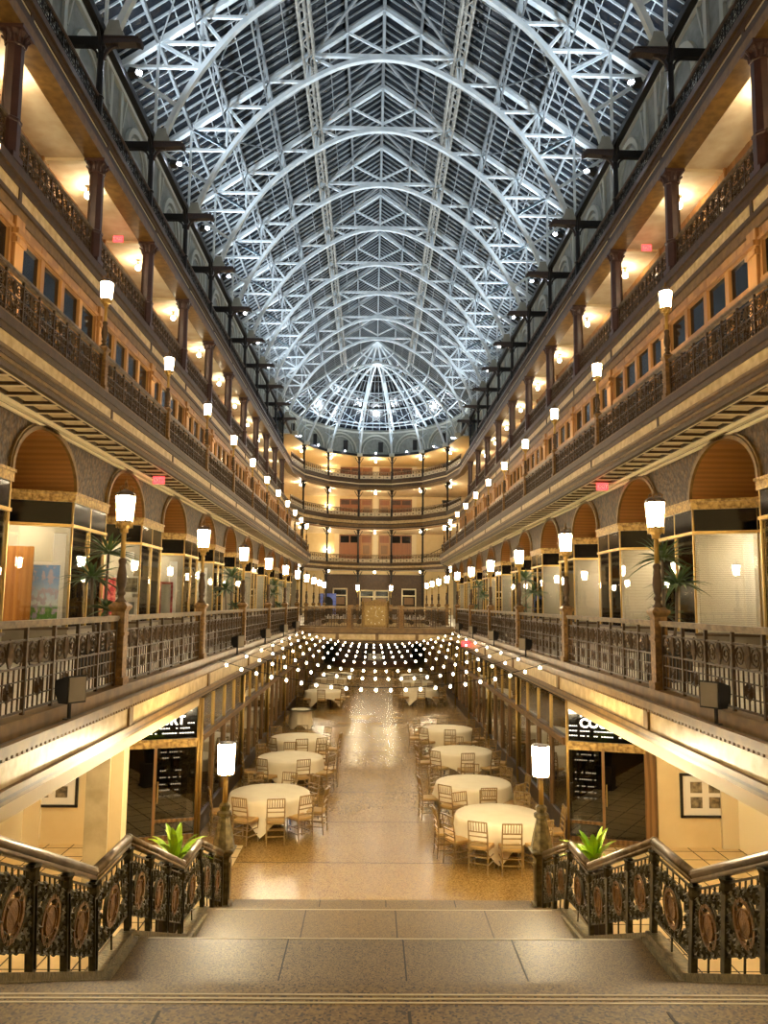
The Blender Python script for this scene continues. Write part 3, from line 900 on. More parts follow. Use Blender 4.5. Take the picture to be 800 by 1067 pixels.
for y in (YB, YBE, YO2):
    for i, x in enumerate((-1.38, 1.2)):
        if bpo is None: bpo = bp.build('railing_post', M['rust']); o = bpo
        else: o = bpo.copy(); COL.objects.link(o)
        o.location = (x, y, 3.69)
        tag(o, 'square rust-brown railing post on the %s, %s' % (nm[y], SIDE[-1 if i == 0 else 1]), 'post', 'bridge railing posts')

# second gallery
rp2 = rail_panel(B - 0.30, 0.87, 8, 'gallery_railing', tr=0.010, gap=0.17, dense=True); used = False
for s in (-1, 1):
    for k in range(1, 13):
        o = place(rp2, used, (s * X2, post_y(k) + 0.15, 9.53), 0); used = True
        tag(o, 'scrollwork railing of the second gallery, %s bay from the stair, %s' % (ORD[k - 1], SIDE[s]), 'railing', 'second gallery railing sections')
# third and top galleries
rp3 = rail_panel(B - 0.46, 0.92, 7, 'gallery_railing', tr=0.012, gap=0.12, dense=True); used = False
rp4 = rail_panel(B - 0.24, 0.72, 6, 'balustrade', iron='black', top='brown', tr=0.012, gap=0.10)
u4 = False
for s in (-1, 1):
    for k in range(1, 13):
        o = place(rp3, used, (s * X3, post_y(k) + 0.13, 14.94), 0); used = True
        tag(o, 'railing between plum columns of the third gallery, %s bay from the stair, %s' % (ORD[k - 1], SIDE[s]), 'railing', 'third gallery railing sections')
        o = place(rp4, u4, (s * X3, post_y(k) - 0.18, 19.34), 0); u4 = True
        tag(o, 'dark balustrade of the top gallery, %s bay from the stair, %s' % (ORD[k - 1], SIDE[s]), 'railing', 'top gallery balustrade sections')
# apse railings
for lv, (zz, nmz) in enumerate(((9.53, 'second'), (14.94, 'third'), (19.34, 'top'))):
    protos = {}
    P = (G2 if lv == 0 else G3)[1:-1]
    for i in range(len(P) - 1):
        a = Vector((*P[i], 0)); b = Vector((*P[i + 1], 0)); L = (b - a).length
        key = round(L, 2)
        if key not in protos:
            protos[key] = rail_panel(L - 0.2, 0.90, max(2, int(L / 0.8)), 'end_railing', iron='iron', tr=0.012, gap=0.14, infill=True); o = protos[key]
        else: o = copy_tree(protos[key])
        d = (b - a).normalized(); p = a + d * 0.1
        o.location = (p.x, p.y, zz); o.rotation_euler = (0, 0, math.atan2(-d.x, d.y))
        tag(o, '%s gallery railing across the far end, %s section from the poster side' % (nmz, ORD[i]), 'railing', 'far end railing sections')

# ------------------------------------------------------------------ lamp posts
def lamp_post(ped, shaft, tube, glass_m='lamp', name='lamp_post', pw=0.19):
    r = empty(name); h = pw / 2
    p = MB().box(-h - 0.03, h + 0.03, -h - 0.03, h + 0.03, -0.06, 0.10); p.box(-h, h, -h, h, 0.1, ped - 0.12)
    p.box(-h - 0.015, h + 0.015, -h - 0.015, h + 0.015, ped * 0.60, ped * 0.60 + 0.05)
    p.lathe([(h * 1.42, ped - 0.12), (h * 2.0, ped - 0.06), (h * 2.0, ped - 0.03), (h * 1.1, ped + 0.02)], 4, rot=pi / 4)
    p.build('pedestal', M['rust'], r)
    q = shaft
    s_ = MB().lathe([(0.085, ped), (0.085, ped + 0.03), (0.05, ped + 0.07), (0.042, ped + 0.16 * q), (0.065, ped + 0.20 * q), (0.065, ped + 0.24 * q), (0.04, ped + 0.28 * q),
                     (0.058, ped + 0.36 * q), (0.075, ped + 0.52 * q), (0.068, ped + 0.66 * q), (0.045, ped + 0.84 * q), (0.06, ped + 0.9 * q), (0.06, ped + 0.95 * q), (0.03, ped + q)], 12)
    s_.build('baluster_shaft', M['brown'], r, True)
    t0 = ped + q
    MB().lathe([(0.036, t0 - 0.01), (0.036, t0 + tube)], 10).build('brass_tube', M['brass'], r, True)
    z = t0 + tube
    c = MB().lathe([(0.04, z - 0.06), (0.06, z - 0.05), (0.06, z), (0.115, z + 0.05), (0.115, z + 0.10), (0.09, z + 0.10), (0.09, z + 0.06), (0.03, z + 0.06)], 12)
    for a in range(12): c.bar((0.115 * cos(a * pi / 6), 0.115 * sin(a * pi / 6), z + 0.02), (0.125 * cos(a * pi / 6), 0.125 * sin(a * pi / 6), z + 0.13), 0.012)
    c.build('collar', M['brass'], r)
    g0 = z + 0.11; g1 = g0 + 0.39
    lg = MB().lathe([(0.108, g0), (0.138, g1)], 8, rot=pi / 8).build('lantern_glass', M[glass_m], r)
    f = MB()
    for a in range(8):
        t = a * pi / 4 + pi / 8
        f.bar((0.112 * cos(t), 0.112 * sin(t), g0), (0.143 * cos(t), 0.143 * sin(t), g1), 0.018)
    f.lathe([(0.147, g1 - 0.01), (0.155, g1 + 0.02), (0.12, g1 + 0.05), (0.05, g1 + 0.085), (0.02, g1 + 0.10)], 8, rot=pi / 8)
    f.lathe([(0.115, g0 - 0.01), (0.118, g0 + 0.012)], 8, rot=pi / 8)
    fo = f.build('lantern_frame', M['brown'], lg)
    e = MB()
    for a in range(3):
        t = a * 2 * pi / 3
        e.tube([(0.10 * cos(t), 0.10 * sin(t), g1 + 0.055), (0.12 * cos(t), 0.12 * sin(t), g1 + 0.11), (0.07 * cos(t), 0.07 * sin(t), g1 + 0.14), (0.03 * cos(t), 0.03 * sin(t), g1 + 0.11), (0.0, 0.0, g1 + 0.19)], 0.011, 5)
    e.lathe([(0.02, g1 + 0.08), (0.014, g1 + 0.16), (0.024, g1 + 0.19), (0.012, g1 + 0.22), (0.001, g1 + 0.27)], 6)
    e.build('finial', M['rust'], lg)
    return r
lp = lamp_post(1.16, 0.67, 0.42); used = False
for s in (-1, 1):
    for k in range(0, 12):
        o = place(lp, used, (s * X1, post_y(k), 3.70), 0); used = True
        where = 'at the bridge, ' if k == 7 else ''
        tag(o, '%s lit lantern post from the stair on the lowest balcony, %s%s' % (ORD[k], where, SIDE[s]), 'lamp post', 'lantern posts of the lowest balcony')
for i, x in enumerate((-1.38, 1.2)):
    o = copy_tree(lp); o.location = (x, YO2 + 0.4, 3.50)
    tag(o, 'lit lantern post standing beyond the clock bridge, %s' % SIDE[-1 if i == 0 else 1], 'lamp post', 'lantern posts beyond the clock')
lp2 = lamp_post(1.0, 0.60, 0.40, 'lamphigh', pw=0.17); used = False
for s in (-1, 1):
    for k in range(0, 14):
        o = place(lp2, used, (s * X2, post_y(k), 9.53), 0); used = True
        tag(o, '%s lit lantern post from the stair on the second gallery, %s' % (ORD[k], SIDE[s]), 'lamp post', 'lantern posts of the second gallery')

# ------------------------------------------------------------------ plum columns of the third gallery and black posts of the top gallery
def plum_column():
    r = empty('gallery_column'); z1 = 18.05 - D3
    MB().lathe([(0.215, 1.02), (0.205, z1 - 0.42)], 8, rot=pi / 8).build('shaft', M['column'], r)
    b = MB().box(-0.24, 0.24, -0.24, 0.24, 0, 0.14); b.lathe([(0.235, 0.14), (0.235, 0.9), (0.26, 0.92), (0.26, 0.98), (0.22, 1.02)], 8, rot=pi / 8)
    b.build('base', M['column'], r)
    c = MB().lathe([(0.205, z1 - 0.42), (0.235, z1 - 0.40), (0.215, z1 - 0.36), (0.23, z1 - 0.2), (0.30, z1 - 0.08)], 8, rot=pi / 8)
    c.box(-0.30, 0.30, -0.30, 0.30, z1 - 0.09, z1)
    for a in range(8):
        t = a * pi / 4
        c.tube([(0.225 * cos(t), 0.225 * sin(t), z1 - 0.35), (0.25 * cos(t), 0.25 * sin(t), z1 - 0.2), (0.33 * cos(t), 0.33 * sin(t), z1 - 0.11), (0.30 * cos(t), 0.30 * sin(t), z1 - 0.16)], 0.03, 5)
    c.build('capital', M['column'], r)
    return r
pc = plum_column(); used = False
for s in (-1, 1):
    for k in range(1, 14):
        o = place(pc, used, (s * X3, post_y(k) - 0.1, D3), 0); used = True
        tag(o, '%s dark plum column from the stair on the third gallery, %s' % (ORD[k - 1], SIDE[s]), 'column', 'plum columns of the third gallery')

def roof_post():
    """local +x points to the hall"""
    r = empty('roof_post'); z0 = 0.0; za = 21.83 - D4
    st = MB().lathe([(0.12, 0), (0.12, 0.7), (0.15, 0.75), (0.10, 0.8), (0.095, za - 0.3), (0.13, za - 0.2)], 8, rot=pi / 8); st.box(-0.13, 0.13, -0.13, 0.13, za - 0.2, za + 0.24)
    st.build('post_shaft', M['black'], r)
    a = MB().box(-1.48, -0.1, -0.10, 0.10, za - 0.14, za + 0.14)
    for i in range(6):
        t0 = pi / 2 * i / 6; t1 = pi / 2 * (i + 1) / 6
        a.bar((-0.1 - 0.38 * (1 - cos(t0)), 0, za - 0.5 + 0.38 * sin(t0)), (-0.1 - 0.38 * (1 - cos(t1)), 0, za - 0.5 + 0.38 * sin(t1)), 0.07)
    for e in (-1, 1):
        for i in range(6):
            t0 = pi / 2 * i / 6; t1 = pi / 2 * (i + 1) / 6
            a.bar((0, e * (0.1 + 0.55 * (1 - cos(t0))), za - 0.35 + 0.6 * sin(t0)), (0, e * (0.1 + 0.55 * (1 - cos(t1))), za - 0.35 + 0.6 * sin(t1)), 0.08)
    a.build('wall_arm', M['black'], r)
    b = MB().prism([(0.1, za - 0.12), (1.05, za - 0.05), (1.22, za - 0.12), (1.25, za + 0.02), (1.1, za + 0.10), (0.1, za + 0.13)], 'y', -0.14, 0.14)
    b.box(0.1, 1.15, -0.17, 0.17, za + 0.08, za + 0.13)
    for i in range(6):
        t0 = pi / 2 * i / 6; t1 = pi / 2 * (i + 1) / 6
        b.bar((0.1 + 0.42 * (1 - cos(t0)), 0, za - 0.55 + 0.45 * sin(t0)), (0.1 + 0.42 * (1 - cos(t1)), 0, za - 0.55 + 0.45 * sin(t1)), 0.08)
    b.build('hall_bracket', M['bracket'], r)
    return r
# prism on 'y' keeps (x, z) order
rpz = roof_post(); used = False
for s in (-1, 1):
    for k in range(3, 14):
        o = place(rpz, used, (s * X3, post_y(k) - 0.3, D4), 0 if s < 0 else pi); used = True
        tag(o, '%s black roof post with cross arms from the stair, %s' % (ORD[k - 3], SIDE[s]), 'roof post', 'black roof posts of the top gallery')

# black columns of the far end galleries
def end_col(h):
    r = empty('end_column')
    MB().lathe([(0.15, 0), (0.15, 1.0), (0.11, 1.05), (0.10, h - 0.5), (0.16, h - 0.42), (0.16, h - 0.3), (0.1, h - 0.28)], 10).build('shaft', M['black'], r)
    c = MB().box(-0.2, 0.2, -0.2, 0.2, h - 0.12, h); c.lathe([(0.1, h - 0.35), (0.2, h - 0.1)], 8)
    for e in (-1, 1):
        c.bar((e * 0.1, 0, h - 0.8), (e * 0.5, 0, h - 0.15), 0.07)
    c.build('capital', M['black'], r)
    return r
for (z0, z1, nmz) in ((D1, 8.66, 'ground balcony'), (D2, 13.4, 'second gallery'), (D3, 18.05, 'third gallery'), (D4, 22.06, 'top gallery')):
    proto = end_col(z1 - z0)
    for i, ph in enumerate(PHI[1:-1]):
        o = proto if i == 0 else copy_tree(proto)
        x, y = apse(ph, X3 - 0.02, 12.28); o.location = (x, y, z0); o.rotation_euler = (0, 0, -radians(ph))
        tag(o, '%s black column from the poster side, far end of the %s' % (ORD[i], nmz), 'column', 'black columns at the far end')

# ------------------------------------------------------------------ the stair
SXL, SXR = -2.78, 2.68
st = MB()
st.box(-7.4, 7.4, YN, 3.14, 3.2, 3.45)
steps = []
n1 = 12
for i in range(1, n1): steps.append((3.14 + (i - 1) * 3.76 / (n1 - 1), 3.14 + i * 3.76 / (n1 - 1), 3.45 - i * 0.15))
steps.append((6.90, 8.12, 1.65))
for i in range(1, 7): steps.append((8.12 + (i - 1) * 0.35, 8.12 + i * 0.35, 1.65 - i * 0.147))
steps.append((10.22, 11.65, 0.62))
for i in range(1, 4): steps.append((11.65 + (i - 1) * 0.46, 11.65 + i * 0.46 if i < 3 else 13.3, 0.62 - i * 0.155))
for (a, b, z) in steps:
    w_ = 0 if z > 0.2 else 0.36
    st.box(SXL + w_, SXR - w_, a, b, 0, z)
struct('floor_stair', st, M['stone'])
nz = MB()
for dy in (0.015, 0.045, 0.075): nz.box(-3.4, 3.3, 3.14 - dy - 0.012, 3.14 - dy, 3.45, 3.4515)
sj = MB()
for x in (-1.02, -0.13, 0.80): sj.box(x - 0.006, x + 0.006, 1.2, 3.0, 3.45, 3.4515)
for x in (-1.05, 0.06, 1.12): sj.box(x - 0.007, x + 0.007, 6.9, 8.08, 1.65, 1.6515)
for x in (-1.15, 0.1, 1.35): sj.box(x - 0.008, x + 0.008, 10.3, 11.6, 0.62, 0.6215)
for y, z in ((8.085, 1.65), (11.61, 0.62)): nz.box(SXL + 0.37, SXR - 0.37, y, y + 0.025, z, z + 0.0015)
for x in (-1.05, 0.0, 1.1): sj.box(x - 0.008, x + 0.008, 12.6, 13.28, 0.155, 0.1565)
trim(sj, M['joint']); trim(nz, M['groove'])

HR = [(1.2, 4.34), (3.15, 4.24), (6.99, 2.62), (7.94, 2.62), (10.30, 1.645), (11.25, 1.63), (12.98, 0.97)]
BR = [(1.2, 3.50), (3.15, 3.50), (7.10, 1.77), (8.05, 1.745), (10.30, 0.80), (11.60, 0.66), (13.05, 0.06)]
NP = [3, 6, 1, 3, 1, 2]
def stair_rail(x):
    r = empty('stair_railing', (x, 0, 0))
    h = MB()
    for (a, b) in zip(HR, HR[1:]):
        h.tube([(0, a[0], a[1]), (0, b[0], b[1])], 0.042, 10)
        h.bar((0, a[0], a[1] - 0.05), (0, b[0], b[1] - 0.05), 0.065, 0.03)
    for p in HR[1:-1]: h.sphere((0, p[0], p[1]), 0.046, 10, 6)
    h.build('handrail', M['handrail'], r, True)
    s_ = MB()
    for (a, b) in zip(BR, BR[1:]):
        s_.bar((0, a[0] - 0.02, a[1] - 0.035), (0, b[0] + 0.02, b[1] - 0.035), 0.14, 0.07)
        s_.bar((0, a[0], a[1] - 0.12), (0, b[0], b[1] - 0.12), 0.22, 0.13)
        s_.bar((0, a[0], a[1] - 0.28), (0, b[0], b[1] - 0.28), 0.16, 0.22)
    s_.build('stringer', M['bronzepost'], r)
    rods = MB()
    first_m = None
    for i in range(6):
        (ha, hb) = HR[i], HR[i + 1]; (ba, bb) = BR[i], BR[i + 1]; n = NP[i]
        for j in range(n):
            def W(u, v, dx=0.0):
                t = (j + u) / n
                yb = ba[0] + (bb[0] - ba[0]) * t; zb = ba[1] + (bb[1] - ba[1]) * t
                yh = ha[0] + (hb[0] - ha[0]) * t; zh = ha[1] + (hb[1] - ha[1]) * t - 0.07
                return (dx, yb + (yh - yb) * v, zb + (zh - zb) * v)
            # baluster on the near edge of every panel
            bl_ = MB(); p0 = W(0, 0); p1 = W(0, 1)
            bl_.bar(p0, p1, 0.07, 0.055, up=(1, 0, 0))
            for e in (-1, 1): bl_.bar(W(0, 0.04, 0.03), W(0, 0.80, 0.03), 0.015)
            q = W(0, 0.9); bl_.lathe([(0.035, -0.06), (0.055, -0.02), (0.05, 0.03), (0.065, 0.06)], 8, q)
            bl_.build('baluster', M['darkbronze'], r)
            if i == 5 and j == n - 1:
                b2 = MB(); b2.bar(W(1, 0), W(1, 1), 0.07, 0.055, up=(1, 0, 0)); b2.build('baluster', M['darkbronze'], r)
            # scroll panel
            sp = MB(); c = Vector(W(0.5, 0.50))
            L = (Vector(W(1, 0.5)) - Vector(W(0, 0.5))).length
            for v in (0.185, 0.80, 0.93): sp.bar(W(0, v), W(1, v), 0.016)
            sp.bar(W(0, 0.215), W(1, 0.215), 0.012)
            for u in (0.2, 0.35, 0.5, 0.65, 0.8):
                sp.bar(W(u, 0.80), W(u, 0.93), 0.012); 
            sp.bar(W(0.5, 0.0), W(0.5, 0.2), 0.014)
            R0 = min(0.178, L * 0.31)
            for rr, tt in ((R0, 0.013), (R0 * 1.22, 0.010)):
                sp.tube([(0, c.y + rr * cos(2 * pi * k / 20), c.z + rr * sin(2 * pi * k / 20)) for k in range(20)], tt, 5, close=True)
            for (u, v, rr, sg) in ((0.13, 0.30, 0.10, 1), (0.87, 0.30, 0.10, -1), (0.13, 0.70, 0.10, 1), (0.87, 0.70, 0.10, -1), (0.10, 0.5, 0.085, 1), (0.90, 0.5, 0.085, -1),
                                   (0.32, 0.25, 0.07, -1), (0.68, 0.25, 0.07, 1), (0.32, 0.76, 0.07, -1), (0.68, 0.76, 0.07, 1), (0.5, 0.235, 0.05, 1), (0.5, 0.77, 0.05, 1)):
                q = W(u, v)
                sp.tube([(0, q[1] + sg * rr * (1 - 0.8 * k / 14) * cos(k * 0.75), q[2] + rr * (1 - 0.8 * k / 14) * sin(k * 0.75)) for k in range(15)], 0.019, 4)
                sp.lathe([(0.001, -0.012), (0.024, -0.006), (0.024, 0.006), (0.001, 0.012)], 6, q)
            for u in (0.04, 0.96):
                sp.bar(W(u, 0.2), W(u, 0.8), 0.018)
            for u in (0.08, 0.2, 0.8, 0.92):
                for v0, v1 in ((0.2, 0.40), (0.60, 0.8)): sp.bar(W(u, v0), W(u, v1), 0.035, 0.012, up=(1, 0, 0))
            sp.build('scroll_panel', M['darkbronze'], r)
            # copper medallion
            m = MB(); R1 = R0 * 0.80
            def ring(ra, rb, d):
                N = 24; vs = []; fs = []
                for k in range(N):
                    a = 2 * pi * k / N
                    for (rr, dd) in ((ra, -d), (rb, -d), (rb, d), (ra, d)): vs.append((dd, rr * cos(a), rr * sin(a)))
                for k in range(N):
                    o = 4 * k; q_ = 4 * ((k + 1) % N)
                    for e in range(4): fs.append((o + e, q_ + e, q_ + (e + 1) % 4, o + (e + 1) % 4))
                m.add(vs, fs)
            ring(R1, R0 * 0.98, 0.016); ring(R1 * 0.64, R1 * 0.72, 0.016)
            m.add(*(lambda q: ([(z, x_, y_) for x_, y_, z in q.v], q.f))(MB().lathe([(R1 * 0.68, -0.008), (R1 * 0.66, 0.008), (0.001, 0.013)], 20)))
            m.add(*(lambda q: ([(-z, x_, y_) for x_, y_, z in q.v], q.f))(MB().lathe([(R1 * 0.68, -0.008), (R1 * 0.66, 0.008), (0.001, 0.013)], 20)))
            for k in range(4):
                a = pi / 4 + k * pi / 2
                m.bar((0, R1 * 0.7 * cos(a), R1 * 0.7 * sin(a)), (0, R1 * 1.02 * cos(a), R1 * 1.02 * sin(a)), 0.035, 0.02)
            o = m.build('medallion', M['copper'], r, False, (0, c.y, c.z)); o['label'] = 'round copper medallion'
    return r
for s, x in ((-1, -2.6), (1, 2.5)):
    o = stair_rail(x)
    tag(o, 'zigzag bronze stair railing with round copper medallions, %s' % SIDE[s], 'stair railing', 'stair railings')

def stair_lamp():
    r = empty('newel_lamp')
    p = MB().box(-0.15, 0.15, -0.15, 0.15, 0, 0.12); p.box(-0.115, 0.115, -0.115, 0.115, 0.12, 0.84)
    for e in (-1, 1):
        p.box(-0.08, 0.08, e * 0.115, e * 0.127, 0.2, 0.76); p.box(e * 0.115, e * 0.127, -0.08, 0.08, 0.2, 0.76)
    p.lathe([(0.165, 0.84), (0.20, 0.88), (0.265, 0.93), (0.265, 0.955), (0.2, 0.97)], 4, rot=pi / 4)
    p.build('newel_post', M['bronzepost'], r)
    MB().lathe([(0.17, 0.96), (0.18, 1.0), (0.165, 1.08), (0.14, 1.2), (0.105, 1.34), (0.085, 1.44), (0.125, 1.47), (0.125, 1.52), (0.08, 1.55), (0.095, 1.60), (0.095, 1.63), (0.04, 1.67)], 8, rot=pi / 8).build('urn', M['bronzepost'], r)
    MB().lathe([(0.042, 1.65), (0.038, 2.08)], 12).build('brass_tube', M['brass'], r, True)
    MB().lathe([(0.03, 2.06), (0.06, 2.08), (0.13, 2.10), (0.13, 2.12)], 12).build('collar', M['brass'], r)
    lg = MB().lathe([(0.128, 2.12), (0.140, 2.60)], 8, rot=pi / 8).build('lantern_glass', M['lamp'], r)
    f = MB()
    for a in range(8):
        t = a * pi / 4 + pi / 8; f.bar((0.131 * cos(t), 0.131 * sin(t), 2.11), (0.145 * cos(t), 0.145 * sin(t), 2.61), 0.008)
    f.lathe([(0.147, 2.595), (0.147, 2.615), (0.1, 2.62)], 8, rot=pi / 8)
    f.build('lantern_frame', M['brown'], lg)
    return r
sl_ = stair_lamp()
for i, (x, y) in enumerate(((-2.62, 13.25), (2.52, 13.25))):
    o = sl_ if i == 0 else copy_tree(sl_)
    o.location = (x, y, 0)
    tag(o, 'lit cylindrical lantern on a bronze newel post at the stair foot, %s' % SIDE[-1 if i == 0 else 1], 'lamp post', 'newel lanterns at the stair foot')

# ------------------------------------------------------------------ concourse shopfronts
def shopfront(L):
    r = empty('shopfront')
    MB().box(-0.10, 0.0, 0, L, 0, 0.34).box(-0.12, 0.03, 0, L, 0.34, 0.40).build('base_panel', M['brown'], r)
    MB().box(-0.08, 0.05, 0, L, 1.94, 2.09).box(-0.06, 0.08, 0, L, 2.05, 2.09).build('transom', M['wood'], r)
    for y in (L * 0.25, L * 0.5, L * 0.75):
        MB().box(-0.05, 0.04, y - 0.035, y + 0.035, 0.40, 1.94).build('mullion', M['wood'], r)
        MB().box(-0.03, 0.02, y - 0.015, y + 0.015, 2.09, 2.85).build('mullion', M['brass'], r)
    MB().lathe([(0.04, 0.0), (0.04, 2.85)], 12, (0.02, 0, 0)).build('brass_post', M['brass'], r, True)
    for i in range(4):
        a = L * i / 4; b = L * (i + 1) / 4
        MB().box(-0.03, -0.018, a + 0.03, b - 0.03, 0.40, 1.94).build('glass_pane', M['darkglass'], r)
        MB().box(-0.03, -0.018, a + 0.015, b - 0.015, 2.09, 2.85).build('glass_pane', M['darkglass'], r)
    # dim display curtain panels a little way behind the glass
    c = MB()
    for i in range(4):
        a = L * i / 4
        if i % 2 == 0:
            c.box(-0.5, -0.46, a + 0.2, a + 0.75, 0.1, 2.2)
        else: c.box(-0.42, -0.38, a + 0.1, a + 0.3, 0.1, 2.2); c.box(-0.42, -0.38, a + 0.85, a + 1.05, 0.1, 2.2)
    c.build('display_panel', M['beigefab'], r)
    return r
sf = shopfront(B); used = False
for s in (-1, 1):
    for k in list(range(3, 11)):
        y = post_y(k)
        o = place(sf, used, (s * 3.88, y if s < 0 else y + B, 0), 0 if s < 0 else pi); used = True
        tag(o, 'ground floor glass shopfront, %s bay beyond the stair, %s' % (ORD[k - 3], SIDE[s]), 'shopfront', 'ground floor shopfronts')
ri = MB()
for s in (-1, 1):
    ri.box(s * 7.2, s * 7.4, 17.4, YE, 0, 3.28)
    for k in range(3, 12): ri.box(s * 4.6, s * 7.2, post_y(k) + 0.2 - 0.05, post_y(k) + 0.2 + 0.05, 0, 3.28)
struct('wall_shop_rear', ri, M['shopdark'])

# angled shop entrances with the food court boards beside the stair
def text_obj(body, size, m, parent, loc, rot, ext=0.004, align='LEFT', name='lettering', bold=0.0):
    cu = bpy.data.curves.new(name, 'FONT'); cu.body = body; cu.size = size; cu.extrude = ext; cu.align_x = align; cu.offset = bold
    cu.materials.append(m); o = bpy.data.objects.new(name, cu); COL.objects.link(o)
    if parent is not None: o.parent = parent
    dg = bpy.context.evaluated_depsgraph_get()
    me = bpy.data.meshes.new_from_object(o.evaluated_get(dg)); bpy.data.objects.remove(o)
    o = bpy.data.objects.new(name, me); COL.objects.link(o)
    if parent is not None: o.parent = parent
    o.location = loc; o.rotation_euler = rot
    return o
for s in (-1, 1):
    A = Vector((s * 3.92, 17.15)); C = Vector((s * 5.42, 16.68))
    d = (C - A); W_ = d.length; ang = math.atan2(d.y, d.x)
    # local frame: x from the inner corner outward for the right side, from outer to inner on the left, so text reads normally
    if s > 0: org = A; ang2 = math.atan2(d.y, d.x)
    else: org = C; ang2 = math.atan2(-d.y, -d.x)
    e = empty('shop_entrance', (org.x, org.y, 0), ang2)
    tag(e, 'angled dark glass shop entrance below the food court board, %s' % SIDE[s], 'shop entrance', 'angled shop entrances')
    ww = W_
    MB().box(0, ww, -0.07, 0.06, 1.86, 2.04).box(0, ww, -0.10, 0.06, 1.99, 2.04).build('gold_frieze', M['gold'], e)
    fr = MB()
    for x in (0.0, ww * 0.46, ww): fr.box(x - 0.03, x + 0.03, -0.05, 0.03, 0.0, 1.86)
    fr.box(0, ww, -0.05, 0.03, 0.0, 0.10); fr.box(0, ww * 0.46, -0.04, 0.03, 0.36, 0.42) if s > 0 else fr.box(ww * 0.46, ww, -0.04, 0.03, 0.36, 0.42)
    fr.build('door_frame', M['wood'], e)
    MB().lathe([(0.03, 0), (0.03, 2.9)], 10, (0 if s > 0 else ww, -0.06, 0)).build('brass_post', M['brass'], e, True)
    MB().box(0.03, ww * 0.46 - 0.03, -0.01, 0.002, 0.10, 1.86).build('glass_pane', M['darkglass'], e)
    MB().box(ww * 0.46 + 0.03, ww - 0.03, -0.01, 0.002, 0.10, 1.86).build('glass_pane', M['darkglass'], e)
    hd = MB().tube([(ww * 0.5, -0.05, 0.75), (ww * 0.5, -0.09, 0.78), (ww * 0.5, -0.09, 1.15), (ww * 0.5, -0.05, 1.18)], 0.012, 6); hd.build('door_handle', M['brass'], e)
    MB().box(ww if s > 0 else -0.20, ww + 0.20 if s > 0 else 0, -0.06, 0.06, 0, 3.2).build('door_jamb', M['wood'], e)
    # board
    sg = empty('food_court_sign', (org.x, org.y, 2.04), ang2)
    tag(sg, 'glossy black food court board with white letters, %s' % SIDE[s], 'sign', 'food court boards')
    MB().box(0.0, ww, -0.03, 0.03, 0.0, 0.98).build('board', M['signblack'], sg)
    MB().box(-0.02, 0.015, -0.045, 0.03, 0.0, 0.98).box(ww - 0.015, ww + 0.02, -0.045, 0.03, 0, 0.98).build('brass_edge', M['brass'], sg)
    x0 = 0.26 if s > 0 else ww - 0.28
    text_obj('COURT', 0.255, M['signwhite'], sg, (x0, -0.034, 0.29), (pi / 2, 0, 0), 0.002, 'LEFT' if s > 0 else 'RIGHT', 'lettering', 0.006)
    text_obj('FOOD', 0.255, M['signwhite'], sg, (x0, -0.034, 0.51), (pi / 2, 0, 0), 0.002, 'LEFT' if s > 0 else 'RIGHT', 'lettering', 0.006)
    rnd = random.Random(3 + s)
    dl = MB()  # glowing dashes paint in reflections of distant lights on the gloss board
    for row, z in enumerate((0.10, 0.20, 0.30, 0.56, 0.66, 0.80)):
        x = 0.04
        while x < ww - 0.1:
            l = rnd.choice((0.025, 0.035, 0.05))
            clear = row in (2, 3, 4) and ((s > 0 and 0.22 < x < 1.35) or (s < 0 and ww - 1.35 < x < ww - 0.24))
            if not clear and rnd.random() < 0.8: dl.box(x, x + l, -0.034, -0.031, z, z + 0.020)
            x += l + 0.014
    dl.build('reflection_dashes', M['signglint'], sg)
    # painted reflections of distant lights, on an added board behind the entrance glass
    mn = empty('reflection_board', (org.x, org.y, 0), ang2)
    tag(mn, 'added dark board with painted light reflections behind entrance glass, %s' % SIDE[s], 'reflection board', 'reflection boards behind entrance glass')
    bx0 = 0.08 if s > 0 else ww * 0.50
    mb_ = MB().box(bx0, bx0 + 0.62, 0.30, 0.34, 0.45, 1.80).build('board', M['signblack'], mn)
    dl = MB()
    for z in (1.70, 1.58, 1.32, 1.18, 1.04, 0.92, 0.80):
        x = bx0 + 0.05
        while x < bx0 + 0.48:
            if rnd.random() < 0.7: dl.box(x, x + 0.03, 0.292, 0.298, z, z + 0.022)
            x += 0.045
    dl.build('reflection_dashes', M['signglint'], mb_)

# marble pillar and framed photographs beside the stair
for s in (-1,):
    e = empty('marble_pillar', (-4.98, 14.3, 0))
    tag(e, 'grey veined marble pillar with a carved capital beside the stair', 'pillar')
    MB().box(-0.20, 0.20, -0.17, 0.17, 0.0, 2.45).build('shaft', M['marble'], e)
    c = MB().box(-0.24, 0.24, -0.2, 0.2, 2.45, 2.52); c.box(-0.27, 0.27, -0.23, 0.23, 2.72, 2.80)
    c.box(-0.22, 0.22, -0.18, 0.18, 2.52, 2.72)
    for x in (-0.24, 0.24):
        c.tube([(x, -0.19, 2.54), (x * 1.1, -0.24, 2.62), (x * 0.9, -0.25, 2.70), (x * 0.75, -0.21, 2.64)], 0.03, 6)
    c.box(-0.3, 0.3, -0.3, 0.3, 2.8, 3.27); c.build('capital', M['marble'], e)
    MB().box(0.20, 0.42, -0.12, 0.17, 0, 3.27).build('side_strip', M['creamwall'], e)
